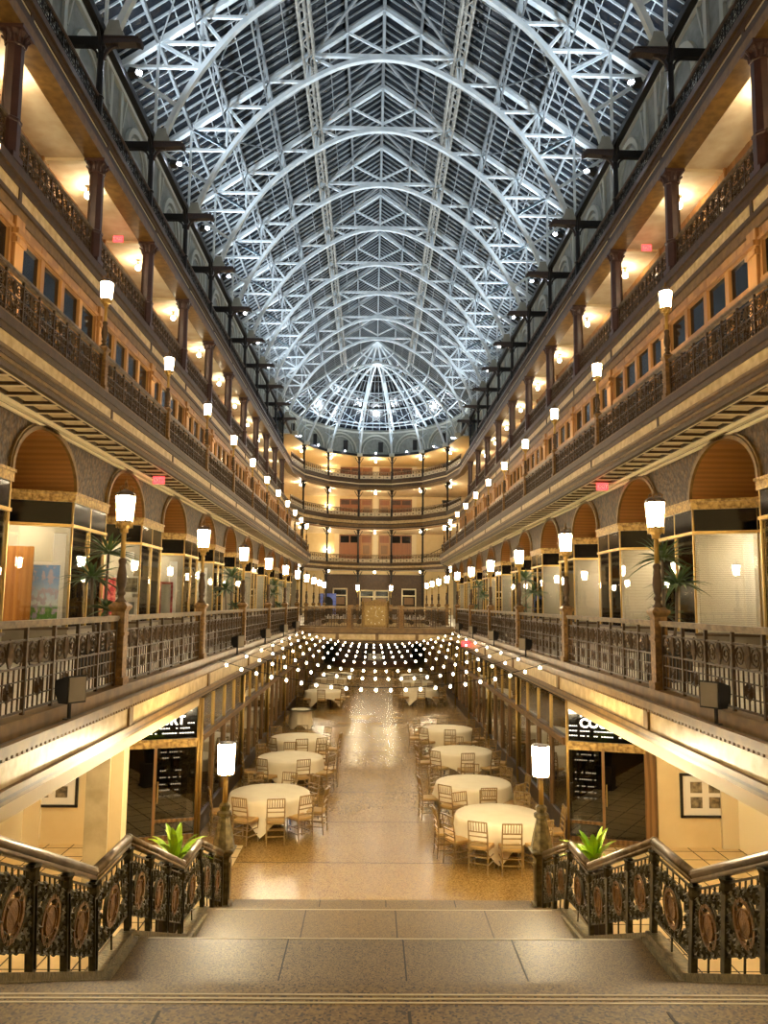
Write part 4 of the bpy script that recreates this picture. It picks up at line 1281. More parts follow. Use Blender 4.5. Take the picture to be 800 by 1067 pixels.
for s, xc_, zc_ in ((1, 6.60, 1.05), (-1, -6.70, 1.18)):
    e = empty('framed_photographs', (xc_, 16.6, zc_))
    tag(e, 'black-framed set of four small photographs on the cream wall, %s' % SIDE[s], 'picture', 'framed photo sets by the stair')
    w, h = 0.52, 0.44
    f = MB()
    f.box(-w, w, -0.05, 0, -h, -h + 0.05).box(-w, w, -0.05, 0, h - 0.05, h).box(-w, -w + 0.05, -0.05, 0, -h, h).box(w - 0.05, w, -0.05, 0, -h, h)
    f.build('frame', M['frameblk'], e)
    MB().box(-w + 0.05, w - 0.05, -0.025, -0.005, -h + 0.05, h - 0.05).build('mount', M['white'], e)
    for i, (x, z) in enumerate(((-0.19, 0.16), (0.19, 0.16), (-0.19, -0.14), (0.19, -0.14))):
        MB().box(x - 0.12, x + 0.12, -0.030, -0.026, z - 0.11, z + 0.11).build('photograph', M['photo'], e)

# ------------------------------------------------------------------ tables, cloths, chairs
def table_proto():
    r = empty('round_table')
    MB().lathe([(0.84, 0.725), (0.85, 0.735), (0.85, 0.752), (0.84, 0.756)], 40).build('tabletop', M['tableleg'], r)
    for a in range(4):
        t = a * pi / 2 + 0.6
        MB().tube([(0.42 * cos(t), 0.42 * sin(t), 0.73), (0.50 * cos(t), 0.50 * sin(t), 0.0)], 0.018, 6).build('leg', M['tableleg'], r)
    return r
def cloth_mesh(R=0.865, half=1.14, zt=0.768, minz=0.05, seed=1):
    rnd = random.Random(seed); N = 72; vs = [(0, 0, zt)]; fs = []
    radii = [(0.3, 0), (0.6, 0), (R - 0.02, 0), (R, -0.012)]
    rings = []
    for i in range(N):
        t = 2 * pi * i / N
        reach = min(half / max(abs(cos(t)), abs(sin(t))), half * 1.36)
        drop = max(0.16, reach - R)
        drop = min(drop, zt - minz)
        rip = 0.035 * sin(t * 11 + seed) + 0.02 * sin(t * 17 + 2 * seed)
        col = [(r * cos(t), r * sin(t), zt + dz) for r, dz in radii]
        for q in (0.15, 0.4, 0.7, 1.0):
            rr = R + 0.01 + q * (0.02 + max(0, rip)) + 0.03 * q
            col.append((rr * cos(t), rr * sin(t), zt - 0.012 - q * drop))
        rings.append(col)
    m = len(rings[0])
    for c in rings: vs += c
    for i in range(N):
        j = (i + 1) % N
        fs.append((0, 1 + i * m, 1 + j * m))
        for k in range(m - 1): fs.append((1 + i * m + k, 1 + i * m + k + 1, 1 + j * m + k + 1, 1 + j * m + k))
    b = MB(); b.add(vs, fs); return b
def chair_proto():
    """front faces +Y, back at -Y"""
    r = empty('banquet_chair')
    s_ = MB().prism([(-0.19, -0.19), (0.19, -0.19), (0.205, 0.20), (-0.205, 0.20)], 'z', 0.415, 0.445); s_.build('seat_frame', M['chair'], r)
    MB().prism([(-0.18, -0.18), (0.18, -0.18), (0.195, 0.19), (-0.195, 0.19)], 'z', 0.445, 0.475).build('seat', M['cushion'], r)
    for e in (-1, 1):
        MB().tube([(e * 0.185, 0.18, 0.43), (e * 0.19, 0.19, 0.0)], [0.017, 0.013], 6).build('leg', M['chair'], r)
        MB().tube([(e * 0.175, -0.25, 0.93), (e * 0.178, -0.20, 0.62), (e * 0.178, -0.185, 0.43), (e * 0.18, -0.215, 0.0)], [0.014, 0.016, 0.017, 0.013], 6).build('leg', M['chair'], r)
    b = MB()
    for z, y in ((0.925, -0.25), (0.745, -0.222), (0.66, -0.207), (0.55, -0.195)):
        b.bar((-0.178, y, z), (0.178, y, z), 0.028, 0.022)
    for i in range(6):
        x = -0.13 + i * 0.052; b.tube([(x, -0.25, 0.925), (x, -0.222, 0.745)], 0.009, 5)
    b.build('backrest', M['chair'], r)
    q = MB()
    for z in (0.16, 0.28):
        for e in (-1, 1): q.bar((e * 0.186, 0.185, z), (e * 0.180, -0.205, z), 0.018)
    q.bar((-0.186, 0.186, 0.22), (0.186, 0.186, 0.22), 0.018); q.bar((-0.18, -0.205, 0.18), (0.18, -0.205, 0.18), 0.018); q.bar((-0.18, -0.2, 0.30), (0.18, -0.2, 0.30), 0.018)
    q.build('stretcher', M['chair'], r)
    return r
tproto = table_proto(); cproto = chair_proto(); tu = cu_ = False
cl_protos = [cloth_mesh(seed=i + 1) for i in range(3)]; cl_obj = {}
TAB = [  # x, y, row side, cloth rotation, chair angles (deg, 0 = towards the stair), label place
    (2.29, 16.15, 1, 0.62, [2, 33, -27, -56, -84, 90, 150, 181, 212]),
    (2.14, 18.95, 1, 0.25, [8, 48, -35, -80, 92, 135, 175, 222]),
    (2.32, 22.95, 1, 0.9, [0, 40, -40, -85, 85, 130, 180, 230]),
    (2.28, 26.9, 1, 0.4, [0, 42, -42, -88, 88, 135, 182, 228]),
    (-2.46, 17.85, -1, 0.72, [-20, 14, 44, 76, -72, 136, 166, 202]),
    (-2.42, 21.85, -1, 0.7, [-28, 20, 62, 95, -75, 140, 185, 225]),
    (-2.48, 24.95, -1, 0.3, [-32, 8, 38, 82, -80, 140, 180, 220]),
    (2.10, 39.0, 1, 0.2, [0, 50, -50, 100, -100, 150, 205]), (2.17, 42.8, 1, 0.5, [0, 50, -50, 100, -100, 150, 205]), (2.27, 46.5, 1, 0.8, [0, 50, -50, 100, -100, 150, 205]),
    (-2.51, 38.0, -1, 0.2, [0, 50, -50, 100, -100, 150, 205]), (-2.51, 40.5, -1, 0.5, [25, -50, 100, -100, 150, 205]), (-2.45, 44.0, -1, 0.8, [0, 50, -50, 100, -100, 150, 205]), (-2.2, 47.2, -1, 0.1, [0, 50, -50, 100, -100, 150, 205]),
]
cnt = {-1: 0, 1: 0}
CPOS = ['facing away from the stair', 'next to the aisle']
for ti, (x, y, sd, rot, angs) in enumerate(TAB):
    n = cnt[sd]; cnt[sd] += 1
    o = place(tproto, tu, (x, y, 0), rot); tu = True
    tname = '%s round table from the stair, %s' % (ORD[n], SIDE[sd])
    tag(o, 'round banquet table under an ivory cloth, %s' % tname, 'table', 'round banquet tables')
    ci = ti % 3
    if ci not in cl_obj: cl_obj[ci] = cl_protos[ci].build('tablecloth', M['cloth'], None, True); c = cl_obj[ci]
    else: c = cl_obj[ci].copy(); COL.objects.link(c)
    c.location = (x, y, 0); c.rotation_euler = (0, 0, rot)
    tag(c, 'ivory tablecloth hanging in points over the %s' % tname, 'tablecloth', 'ivory tablecloths')
    for a in angs:
        t = radians(a); rr = 1.06
        px, py = x + rr * sin(t), y - rr * cos(t)
        if abs(px) > 3.62: px = math.copysign(3.62, px)
        o = place(cproto, cu_, (px, py, 0), math.atan2(-(x - px), (y - py)) + random.uniform(-0.12, 0.12)); cu_ = True
        na = a % 360
        # clock position seen from the stair
        if na < 20 or na > 340: w = 'on the side facing the stair'
        elif 160 <= na <= 200: w = 'on the side away from the stair'
        else:
            aisle = (na > 180) == (sd > 0)
            w = 'at %s o\'clock' % {0: 'six', 1: 'five', 2: 'four', 3: 'three', 4: 'two', 5: 'one', 6: 'twelve', 7: 'eleven', 8: 'ten', 9: 'nine', 10: 'eight', 11: 'seven'}[int(round(na / 30.0)) % 12]
        tag(o, 'gold chair at the %s, %s' % (tname.replace(' from the stair', ''), w), 'chair', 'gold chairs at the %s' % tname)
cc = cloth_mesh(0.40, 0.95, 0.74, 0.04, 9).build('draped_table', M['cloth'], None, True); cc.location = (-3.0, 31.6, 0)
tag(cc, 'small round side table fully draped in white cloth by the shopfront', 'table')

# ------------------------------------------------------------------ shopfronts of the lowest balcony
def alcove_front(bright):
    """local +x to the hall, y along the hall, centred on the alcove, z from the deck"""
    r = empty('alcove_shopfront')
    path = [(0, -B / 2), (0, -AW), (-1.28, -1.1), (-1.28, 1.1), (0, AW), (0, B / 2)]
    mb = MB(); band(mb, path, -0.02, 0.10, 0, 0.72); mb.build('bulkhead', M['bulk'], r)
    mb = MB(); band(mb, path, -0.06, 0.12, 0.72, 0.78); mb.build('sill', M['brown'], r)
    mb = MB(); band(mb, path, -0.05, 0.08, 3.08, 3.15); mb.build('brass_strip', M['brass'], r)
    mb = MB(); band(mb, path, -0.01, 0.08, 3.15, 3.66); mb.build('sign_band', M['signblack'], r)
    mb = MB(); band(mb, path, -0.06, 0.10, 3.66, 3.88); band(mb, path, -0.09, 0.10, 3.84, 3.90); mb.build('gold_frieze', M['gold'], r)
    for i in range(5):
        mb = MB(); a = Vector(path[i]); b = Vector(path[i + 1]); d = (b - a).normalized()
        band(mb, [tuple(a + d * 0.04), tuple(b - d * 0.04)], 0.02, 0.032, 0.78, 3.08); mb.build('glass_pane', M['shopglass'], r)
    for (x, y) in path[1:-1] + [(0.0, -B / 2 + 0.02)]:
        MB().box(x - 0.02, x + 0.02, y - 0.02, y + 0.02, 0.72, 3.68).build('brass_mullion', M['brass'], r)
    d = MB().box(-1.34, -1.25, -0.55, -0.45, 0, 2.5); d.box(-1.34, -1.25, 0.45, 0.55, 0, 2.5); d.box(-1.34, -1.25, -0.55, 0.55, 2.4, 2.5)
    d.build('door_frame', M['white'] if bright else M['brown'], r)
    return r
def blinds():
    r = empty('window_blind')
    path = [(0, -B / 2), (0, -AW), (-1.28, -1.1), (-1.28, 1.1), (0, AW), (0, B / 2)]
    for i in range(5):
        a = Vector(path[i]); b = Vector(path[i + 1]); d = (b - a).normalized(); nrm = Vector((-d.y, d.x))
        mb = MB()
        p = a + d * 0.10 + nrm * 0.14; q = b - d * 0.10 + nrm * 0.14
        z = 0.80
        while z < 3.05:
            A0 = p - nrm * 0.018; A1 = p + nrm * 0.018; B0 = q - nrm * 0.018; B1 = q + nrm * 0.018
            mb.add([(A0.x, A0.y, z), (B0.x, B0.y, z), (B1.x, B1.y, z + 0.036), (A1.x, A1.y, z + 0.036)], [(0, 1, 2, 3)])
            z += 0.042
        for t in (0.2, 0.8):
            c = p.lerp(q, t); mb.box(c.x - 0.004, c.x + 0.004, c.y - 0.004, c.y + 0.004, 0.8, 3.06)
        mb.build('slats', M['blind'], r)
    return r
af = {True: alcove_front(True), False: alcove_front(False)}; fu = {True: False, False: False}
bz = None
for s in (-1, 1):
    for k in range(1, 13):
        br_ = not (s > 0 and k <= 5)
        o = place(af[br_], fu[br_], (s * XW1, post_y(k) + YC0, D1), 0 if s < 0 else pi); fu[br_] = True
        tag(o, 'balcony shopfront with black sign band under the %s arch, %s' % (ORD[k - 1], SIDE[s]), 'shopfront', 'balcony shopfronts')
        if not br_:
            if bz is None: bz = blinds(); o = bz
            else: o = copy_tree(bz)
            o.location = (s * XW1, post_y(k) + YC0, D1); o.rotation_euler = (0, 0, pi)
            tag(o, 'closed white slatted blind of the %s balcony shop from the stair' % ORD[k - 1], 'window blind', 'white blinds of the balcony shops')
# shop ceiling lights, each with an added second one at the stair end
sp_ = MB().box(-0.4, 0.4, -0.3, 0.3, -0.03, 0.0)
slo = None
for s in (-1, 1):
    for k in range(1, 13):
        if slo is None: slo = sp_.build('shop_ceiling_light', M['shoplight']); o = slo
        else: o = slo.copy(); COL.objects.link(o)
        o.location = (s * 8.9, post_y(k) + YC0 + 1.75, 7.10)
        tag(o, 'flat ceiling light at the far end of the %s balcony shop, %s' % (ORD[k - 1], SIDE[s]), 'ceiling light', 'shop ceiling lights')
        o = slo.copy(); COL.objects.link(o); o.location = (s * 8.9, post_y(k) + YC0 - 1.75, 7.10)  # second light of each shop, added to brighten the dim blinds
        tag(o, 'added flat fill light at the stair end of the %s balcony shop, %s' % (ORD[k - 1], SIDE[s]), 'ceiling light', 'shop ceiling lights')

# displays in the first balcony shops on the poster side
def art(name, x, y, z, w, h, rz, tilt, fm, pm, label, cat='picture', easel=True, bw=0.04):
    e = empty(name, (x, y, z), rz); e.rotation_euler = (tilt, 0, rz)
    f = MB()
    f.box(-w / 2, w / 2, -0.02, 0.02, 0, bw).box(-w / 2, w / 2, -0.02, 0.02, h - bw, h).box(-w / 2, -w / 2 + bw, -0.02, 0.02, 0, h).box(w / 2 - bw, w / 2, -0.02, 0.02, 0, h)
    f.build('frame', fm, e)
    MB().box(-w / 2 + bw, w / 2 - bw, -0.012, 0.012, bw, h - bw).build('print', pm, e)
    if easel:
        g = MB(); 
        for q in (-0.28, 0.28): g.tube([(q * w, 0.03, h * 0.95), (q * w * 1.7, 0.03 , -(z - D1) )], 0.014, 6)
        g.tube([(0, 0.04, h * 0.95), (0, 0.5, -(z - D1))], 0.014, 6); g.box(-w * 0.5, w * 0.5, -0.05, 0.04, -0.03, 0.0)
        g.build('easel', M['woodwin'], e)
    tag(e, label, cat)
    return e
# blossom landscape print: blue sky, pale tree, green lawn
def landscape_mat():
    m, nt, out = new_mat('landscape_print')
    b = nt.nodes.new('ShaderNodeBsdfPrincipled'); b.inputs['Roughness'].default_value = 0.6
    tc = nt.nodes.new('ShaderNodeTexCoord'); sx = nt.nodes.new('ShaderNodeSeparateXYZ'); nt.links.new(tc.outputs['Generated'], sx.inputs[0])
    r = nt.nodes.new('ShaderNodeValToRGB'); r.color_ramp.elements[0].color = srgb(96, 150, 70); r.color_ramp.elements[0].position = 0.22
    r.color_ramp.elements[1].color = srgb(210, 224, 236); r.color_ramp.elements[1].position = 0.28
    e = r.color_ramp.elements.new(0.75); e.color = srgb(92, 150, 216)
    nt.links.new(sx.outputs[2], r.inputs[0])
    n = nt.nodes.new('ShaderNodeTexNoise'); n.inputs['Scale'].default_value = 7; n.inputs['Detail'].default_value = 8; nt.links.new(tc.outputs['Generated'], n.inputs[0])
    r2 = nt.nodes.new('ShaderNodeValToRGB'); r2.color_ramp.elements[0].position = 0.5; r2.color_ramp.elements[0].color = (0, 0, 0, 1); r2.color_ramp.elements[1].position = 0.56
    nt.links.new(n.outputs[0], r2.inputs[0])
    mx = nt.nodes.new('ShaderNodeMix'); mx.data_type = 'RGBA'; mx.inputs[7].default_value = srgb(176, 166, 190)
    nt.links.new(r2.outputs[0], mx.inputs[0]); nt.links.new(r.outputs[0], mx.inputs[6]); nt.links.new(mx.outputs[2], b.inputs['Base Color'])
    nt.links.new(b.outputs[0], out.inputs[0]); return m
M['landscape'] = landscape_mat()
yv = post_y(3) + YC0
art('landscape_print', -8.15, 18.75, 4.35, 1.05, 1.45, 0.25, -0.10, M['white'], M['landscape'], 'white-framed print of a pale tree under blue sky on an easel behind balcony glass', bw=0.07)
art('red_print', -8.35, 19.15, 4.35, 0.8, 1.3, 0.25, -0.10, M['wood'], M['burgundy'], 'tall wood-framed red print behind the blue sky print in the balcony shop')
art('narrow_print', -9.15, 18.35, 4.6, 0.42, 1.35, 0.2, 0.0, M['white'], M['photo'], 'narrow sepia print hung left of the orange board in the balcony shop', easel=False, bw=0.1)
bd = MB().box(-0.5, 0.5, -0.03, 0.03, 0, 2.65).box(-0.5, 0.5, -0.05, 0.05, 0.0, 0.06); o = bd.build('display_board', M['ply']); o.location = (-8.75, 18.55, D1); o.rotation_euler = (-0.03, 0, 0.2)
tag(o, 'tall orange plywood display board standing behind the balcony shop glass', 'display board')
rk = MB()
for x in (-0.9, -0.3, 0.3, 0.9): rk.box(x - 0.02, x + 0.02, -0.02, 0.02, 0, 2.2)
for z in (0.9, 1.5, 2.18): rk.box(-0.92, 0.92, -0.015, 0.015, z, z + 0.03)
o = rk.build('display_rack', M['white']); o.location = (-9.7, 19.1, D1); o.rotation_euler = (0, 0, 0.2)
tag(o, 'pale metal display rack at the back of the first balcony art shop', 'rack')
art('pink_poster', -7.95, 22.6, 4.5, 0.75, 1.05, 0.35, -0.1, M['pink'], M['pink'], 'pink poster on an easel behind the glass of the second art shop')
art('striped_print', -7.75, 24.2, 5.1, 0.8, 0.55, 0.7, 0, M['white'], M['photo'], 'white-framed dark print above a paler one in the second art shop', easel=False, bw=0.06)
art('pale_print', -7.75, 24.2, 4.35, 0.8, 0.65, 0.7, 0, M['white'], M['grey'], 'white-framed pale grey print below a dark one in the second art shop', easel=False, bw=0.14)
art('red_sheet', -7.9, 29.4, 4.3, 0.5, 1.3, 0.4, 0, M['pink'], M['white'], 'narrow pink and white banner in the third balcony shop window', easel=False, bw=0.08)
art('blue_sheet', -7.9, 36.4, 4.9, 0.6, 0.8, 0.4, 0, M['bluemural'], M['bluemural'], 'blue poster in the fourth balcony shop window', easel=False, bw=0.05)
# door panels / white uprights in the first art shops
for i, (x, y, hgt) in enumerate(((-7.85, 19.15, 3.0), (-7.85, 24.65, 2.9), (-7.85, 30.15, 2.9), (-7.85, 35.65, 2.9))):
    o = MB().box(-0.14, 0.14, -0.05, 0.05, 0, hgt).build('white_upright', M['white']); o.location = (x, y, D1); o.rotation_euler = (0, 0, 0.4)
    tag(o, 'plain white upright panel at the alcove glass of the %s art shop' % ORD[i], 'panel', 'white uprights of the art shops')

# ------------------------------------------------------------------ plants
def palm(seed=1, hgt=2.6):
    r = empty('potted_palm'); rnd = random.Random(seed)
    MB().prism([(-0.30, -0.30), (0.30, -0.30), (0.30, 0.30), (-0.30, 0.30)], 'z', 0, 0.62).box(-0.34, 0.34, -0.34, 0.34, 0.56, 0.66).build('planter', M['pot'], r)
    heads = [(0.05, 0.06, hgt * 0.83, 0.72), (-0.22, 0.0, hgt * 0.66, 0.66), (0.14, -0.1, hgt * 0.44, 0.45)]
    tr = MB(); lf = MB()
    for (x, y, z, rl) in heads:
        tr.tube([(x * 0.4, y * 0.4, 0.6), (x * 0.8, y * 0.8, z * 0.6), (x, y, z)], [0.035, 0.03, 0.028], 7)
        for i in range(34):
            a = i * 2.399 + rnd.uniform(-0.2, 0.2); up = rnd.uniform(-0.15, 1.15); L = rl * rnd.uniform(0.8, 1.1)
            pts = []; w = 0.040
            dx, dy = cos(a), sin(a)
            c0 = cos(up); s0 = sin(up)
            vs = []; fs = []
            for j in range(5):
                t = j / 4; rr = L * t
                px = x + dx * rr * c0; py = y + dy * rr * c0; pz = z + rr * s0 - 0.42 * L * t * t * (1.0 - 0.4 * s0)
                ww = w * (0.5 + 1.2 * t) if t < 0.4 else w * (1.1 * (1 - t) / 0.6 + 0.02)
                vs += [(px - dy * ww, py + dx * ww, pz + ww * 0.3), (px, py, pz - ww * 0.25), (px + dy * ww, py - dx * ww, pz + ww * 0.3)]
            for j in range(4):
                o = 3 * j; fs += [(o, o + 1, o + 4, o + 3), (o + 1, o + 2, o + 5, o + 4)]
            lf.add(vs, fs)
    tr.build('stem', M['trunk'], r, True); lf.build('foliage', M['leaf'], r)
    return r
pp = palm(3, 2.75); used = False
for s in (-1, 1):
    for i, y in enumerate((15.0, 28.6, 41.5)):
        o = place(pp, used, (s * 5.35, y, D1), 0.6 * i + (0 if s < 0 else 2.2)); used = True
        tag(o, '%s dark potted palm from the stair on the balcony, %s' % (ORD[i], SIDE[s]), 'potted palm', 'potted palms on the balcony')
def lime_plant():
    r = empty('leafy_plant'); rnd = random.Random(5)
    MB().lathe([(0.16, 0), (0.22, 0.36), (0.24, 0.38), (0.20, 0.38), (0.18, 0.30)], 14).build('pot', M['pot'], r)
    lf = MB()
    for i in range(22):
        a = i * 2.399; up = rnd.uniform(0.5, 1.35); L = rnd.uniform(0.45, 0.75); dx, dy = cos(a), sin(a); vs = []; fs = []
        for j in range(6):
            t = j / 5; rr = L * t
            px = dx * rr * cos(up); py = dy * rr * cos(up); pz = 0.36 + rr * sin(up) - 0.35 * L * t * t
            ww = 0.055 * sin(pi * min(0.98, 0.12 + 0.88 * t)) + 0.004
            vs += [(px - dy * ww, py + dx * ww, pz + ww * 0.4), (px, py, pz), (px + dy * ww, py - dx * ww, pz + ww * 0.4)]
        for j in range(5):
            o = 3 * j; fs += [(o, o + 1, o + 4, o + 3), (o + 1, o + 2, o + 5, o + 4)]
        lf.add(vs, fs)
    lf.build('foliage', M['lime'], r)
    return r
lpz = lime_plant()
for i, (x, y) in enumerate(((-3.12, 12.1), (3.05, 12.1))):
    o = lpz if i == 0 else copy_tree(lpz)
    o.location = (x, y, 0.62); o.rotation_euler = (0, 0, i * 2.0); o.scale = (0.95, 0.95, 1.25)
    tag(o, 'bright lime-green leafy plant behind the stair railing, %s' % SIDE[-1 if i == 0 else 1], 'plant', 'lime-green plants by the stair')
    pl = MB().box(-0.2, 0.2, -0.2, 0.2, 0, 0.58).box(-0.23, 0.23, -0.23, 0.23, 0.56, 0.62).box(-0.23, 0.23, -0.23, 0.23, 0.0, 0.06).build('plant_stand', M['tableleg']); pl.location = (x, y, 0)
    tag(pl, 'dark square plant stand under the lime-green plant, %s' % SIDE[-1 if i == 0 else 1], 'plant stand', 'plant stands by the stair')

# ------------------------------------------------------------------ floodlights on the ledge (dark housings) and on the roof ring (lit)
def ledge_flood():
    r = empty('floodlight')
    MB().prism([(-0.13, 0.11), (0.13, 0.17), (0.14, -0.15), (-0.04, -0.15), (-0.13, -0.02)], 'y', -0.15, 0.15).build('housing', M['black'], r)
    b = MB().bar((0, -0.0, -0.12), (0.0, 0.0, -0.34), 0.035); b.box(-0.07, 0.07, -0.05, 0.05, -0.35, -0.335); b.build('bracket', M['black'], r)
    MB().box(0.135, 0.15, -0.13, 0.13, -0.13, 0.15).build('lens', M['bulk'], r)
    r.scale = (0.85, 0.85, 0.98)
    return r
lf_ = ledge_flood(); used = False
for s in (-1, 1):
    for i, y in enumerate((9.35, 20.8, 26.2, 31.6, 36.5)):
        o = place(lf_, used, (s * 3.76, y, 3.87), -0.55 if s < 0 else pi + 0.55); used = True
        tag(o, '%s black floodlight from the stair on the balcony ledge, %s' % (ORD[i], SIDE[s]), 'floodlight', 'black floodlights on the balcony ledge')
def ring_flood():
    r = empty('roof_floodlight')
    MB().prism([(-0.16, 0.0), (0.12, 0.0), (0.16, 0.16), (-0.10, 0.20)], 'y', -0.16, 0.16).build('housing', M['black'], r)
    MB().sphere((0.22, 0, 0.10), 0.075, 8, 6).build('lens', M['cool'], r, True)
    return r
rf = ring_flood(); used = False
spot_data = bpy.data.lights.new('flood_beam', 'SPOT'); spot_data.energy = 600; spot_data.color = (0.86, 0.94, 1.0)
spot_data.spot_size = radians(140); spot_data.spot_blend = 0.9; spot_data.shadow_soft_size = 0.14
def add_spot(loc, target, data=spot_data):
    o = bpy.data.objects.new('flood_beam', data); COL.objects.link(o); o.location = loc
    o.rotation_euler = (Vector(target) - Vector(loc)).to_track_quat('-Z', 'Y').to_euler(); return o
pts = [(s * 8.45, post_y(k) + 0.35 + B / 2 - 1.2, s) for s in (-1, 1) for k in range(3, 13)]
for i, (x, y, s) in enumerate(pts):
    o = place(rf, used, (x, y, 22.33), 0 if s < 0 else pi); used = True
    tag(o, '%s lit floodlight from the stair on the roof beam, %s' % (ORD[i % 10], SIDE[s]), 'floodlight', 'roof floodlights')
    add_spot((x - s * 0.1, y, 22.64), (x - s * 4.0, y, 30.0))
for i in range(7):
    pm = (PHI[i] + PHI[i + 1]) / 2
    x, y = apse(pm, X3 - 0.25, 12.0)
    o = copy_tree(rf); o.location = (x, y, 22.33); o.rotation_euler = (0, 0, -pi / 2 - radians(pm))
    tag(o, '%s lit floodlight from the poster side on the rounded end beam' % ORD[i], 'floodlight', 'roof floodlights')
    add_spot((x * 0.98, y - 0.1, 22.66), (x * 0.5, y - 4, 29.0))

# globe lamps on the gallery ceilings
def globe_lamp(gm='globe'):
    r = empty('globe_lamp')
    MB().lathe([(0.10, -0.02), (0.12, 0.0), (0.07, 0.0)], 10).lathe([(0.03, -0.26), (0.03, -0.02)], 10).build('fitting', M['handrail'], r)
    MB().sphere((0, 0, -0.32), 0.105, 10, 6).build('globe', M[gm], r, True)
    return r
gl = globe_lamp(); gf = globe_lamp('globefar'); gfu = False; used = False
for s in (-1, 1):
    for k in range(2, 14):
        o = place(gl, used, (s * 9.6, post_y(k) + 1.55, 18.20), 0); used = True
        tag(o, '%s lit globe from the stair, third gallery ceiling, %s' % (ORD[k - 2], SIDE[s]), 'ceiling lamp', 'globe lamps of the third gallery')
for lv, (zz, nmz) in enumerate(((8.82, 'balcony'), (13.46, 'second'), (18.18, 'third'), (22.0, 'top'))):
    for i, ph in enumerate((-57, -32, 0, 32, 57)):
        x, y = apse(ph, X3 + 1.2, 13.2)
        o = copy_tree(gf) if gfu else gf; gfu = True; o.location = (x, y, zz)
        tag(o, '%s lit globe from the poster side, %s ceiling at the far end' % (ORD[i], nmz), 'ceiling lamp', 'globe lamps at the far end')

# ceiling lights in the cream bays beside the stair and dim lamps along the concourse shops
dl_ = empty('downlight')
MB().lathe([(0.20, -0.03), (0.22, 0.0)], 16).build('rim', M['brass'], dl_); MB().lathe([(0.001, -0.05), (0.17, -0.045), (0.19, -0.03)], 16).build('diffuser', M['downlight'], dl_)
used = False
for s in (-1, 1):
    for i, (x, y) in enumerate(((5.6, 9.4), (5.6, 12.4), (6.0, 15.2))):
        o = place(dl_, used, (s * x, y, 3.262), 0); used = True
        tag(o, '%s round ceiling light over the cream bay beside the stair, %s' % (ORD[i], SIDE[s]), 'ceiling light', 'ceiling lights of the cream bays')
    for k in range(3, 11):
        o = copy_tree(dl_); o.location = (s * 5.6, post_y(k) + B / 2, 3.26)
        tag(o, '%s round ceiling light inside the ground floor shops, %s' % (ORD[k - 3], SIDE[s]), 'ceiling light', 'ceiling lights of the ground floor shops')

# ------------------------------------------------------------------ string lights
rnd = random.Random(11)
bulb = MB().sphere((0, 0, -0.055), 0.030, 8, 6, 1.15); bm_ = None
for i in range(9):
    y = 17.6 + 2.72 * i
    e = empty('string_lights', (0, y, 0))
    tag(e, '%s string of round bulbs from the stair, slung between the balcony edges' % ORD[i], 'string lights', 'strings of bulbs over the concourse')
    N = 22; sag = 0.58 + rnd.uniform(-0.04, 0.04)
    def P(t): return (-3.62 + 7.24 * t, 0.12 * sin(3 * t + i), 3.62 - sag * 4 * t * (1 - t))
    MB().tube([P(j / 30) for j in range(31)], 0.008, 4).build('cable', M['black'], e)
    for j in range(N):
        p = P((j + 0.5) / N)
        if bm_ is None: o = bulb.build('bulb', M['bulb'], e, True); bm_ = o
        else: o = bm_.copy(); COL.objects.link(o); o.parent = e
        o.location = p

# ------------------------------------------------------------------ clock on the bridge rail
ck = empty('ornate_clock', (-0.10, YB - 0.06, 3.70))
tag(ck, 'ornate square gold clock mounted on the bridge railing', 'clock')
c = MB().box(-0.66, 0.66, -0.14, 0.10, 0.02, 1.16)
c.prism([(-0.66, 1.16), (0.66, 1.16), (0.50, 1.26), (0.22, 1.30), (0.0, 1.38), (-0.22, 1.30), (-0.50, 1.26)], 'y', -0.16, 0.10)
for e_ in (-1, 1): c.lathe([(0.07, 0.0), (0.055, 0.1), (0.055, 1.08), (0.08, 1.16), (0.09, 1.24), (0.02, 1.34)], 8, (e_ * 0.62, -0.12, 0))
c.build('case', M['clockcase'], ck)
MB().box(-0.50, 0.50, -0.165, -0.14, 0.12, 1.06).build('clock_face', M['clockface'], ck)
nm_ = MB()
for i in range(12):
    a = i * pi / 6; nm_.bar((0.36 * sin(a), -0.17, 0.59 + 0.36 * cos(a)), (0.43 * sin(a), -0.17, 0.59 + 0.43 * cos(a)), 0.035, 0.02)
nm_.build('hour_marks', M['white'], ck)
MB().bar((0, -0.185, 0.59), (0.06, -0.185, 0.86), 0.03, 0.01).build('clock_hand', M['white'], ck); MB().bar((0, -0.185, 0.59), (0.16, -0.185, 0.52), 0.035, 0.01).build('clock_hand', M['white'], ck)

# exit signs
def exit_sign(loc, rz, label, w=0.34):
    e = empty('exit_sign', loc, rz)
    MB().box(-w / 2, w / 2, -0.03, 0.03, -0.11, 0.11).build('housing', M['exit'], e)
    text_obj('EXIT', 0.15, M['white'], e, (0, -0.034, -0.055), (pi / 2, 0, 0), 0.002, 'CENTER')
    tag(e, label, 'exit sign')
exit_sign((-6.75, 23.6, 8.52), 0, 'red exit sign under the second gallery soffit, poster side')
exit_sign((6.75, 23.8, 8.52), 0, 'red exit sign under the second gallery soffit, blinds side')
exit_sign((3.62, 32.5, 3.28), 0, 'red exit sign on the lowest balcony edge near the clock bridge', 0.42)
exit_sign((-9.5, 27.0, 17.75), 0, 'red exit sign below the third gallery ceiling, poster side')
exit_sign((9.5, 27.0, 17.75), 0, 'red exit sign below the third gallery ceiling, blinds side')

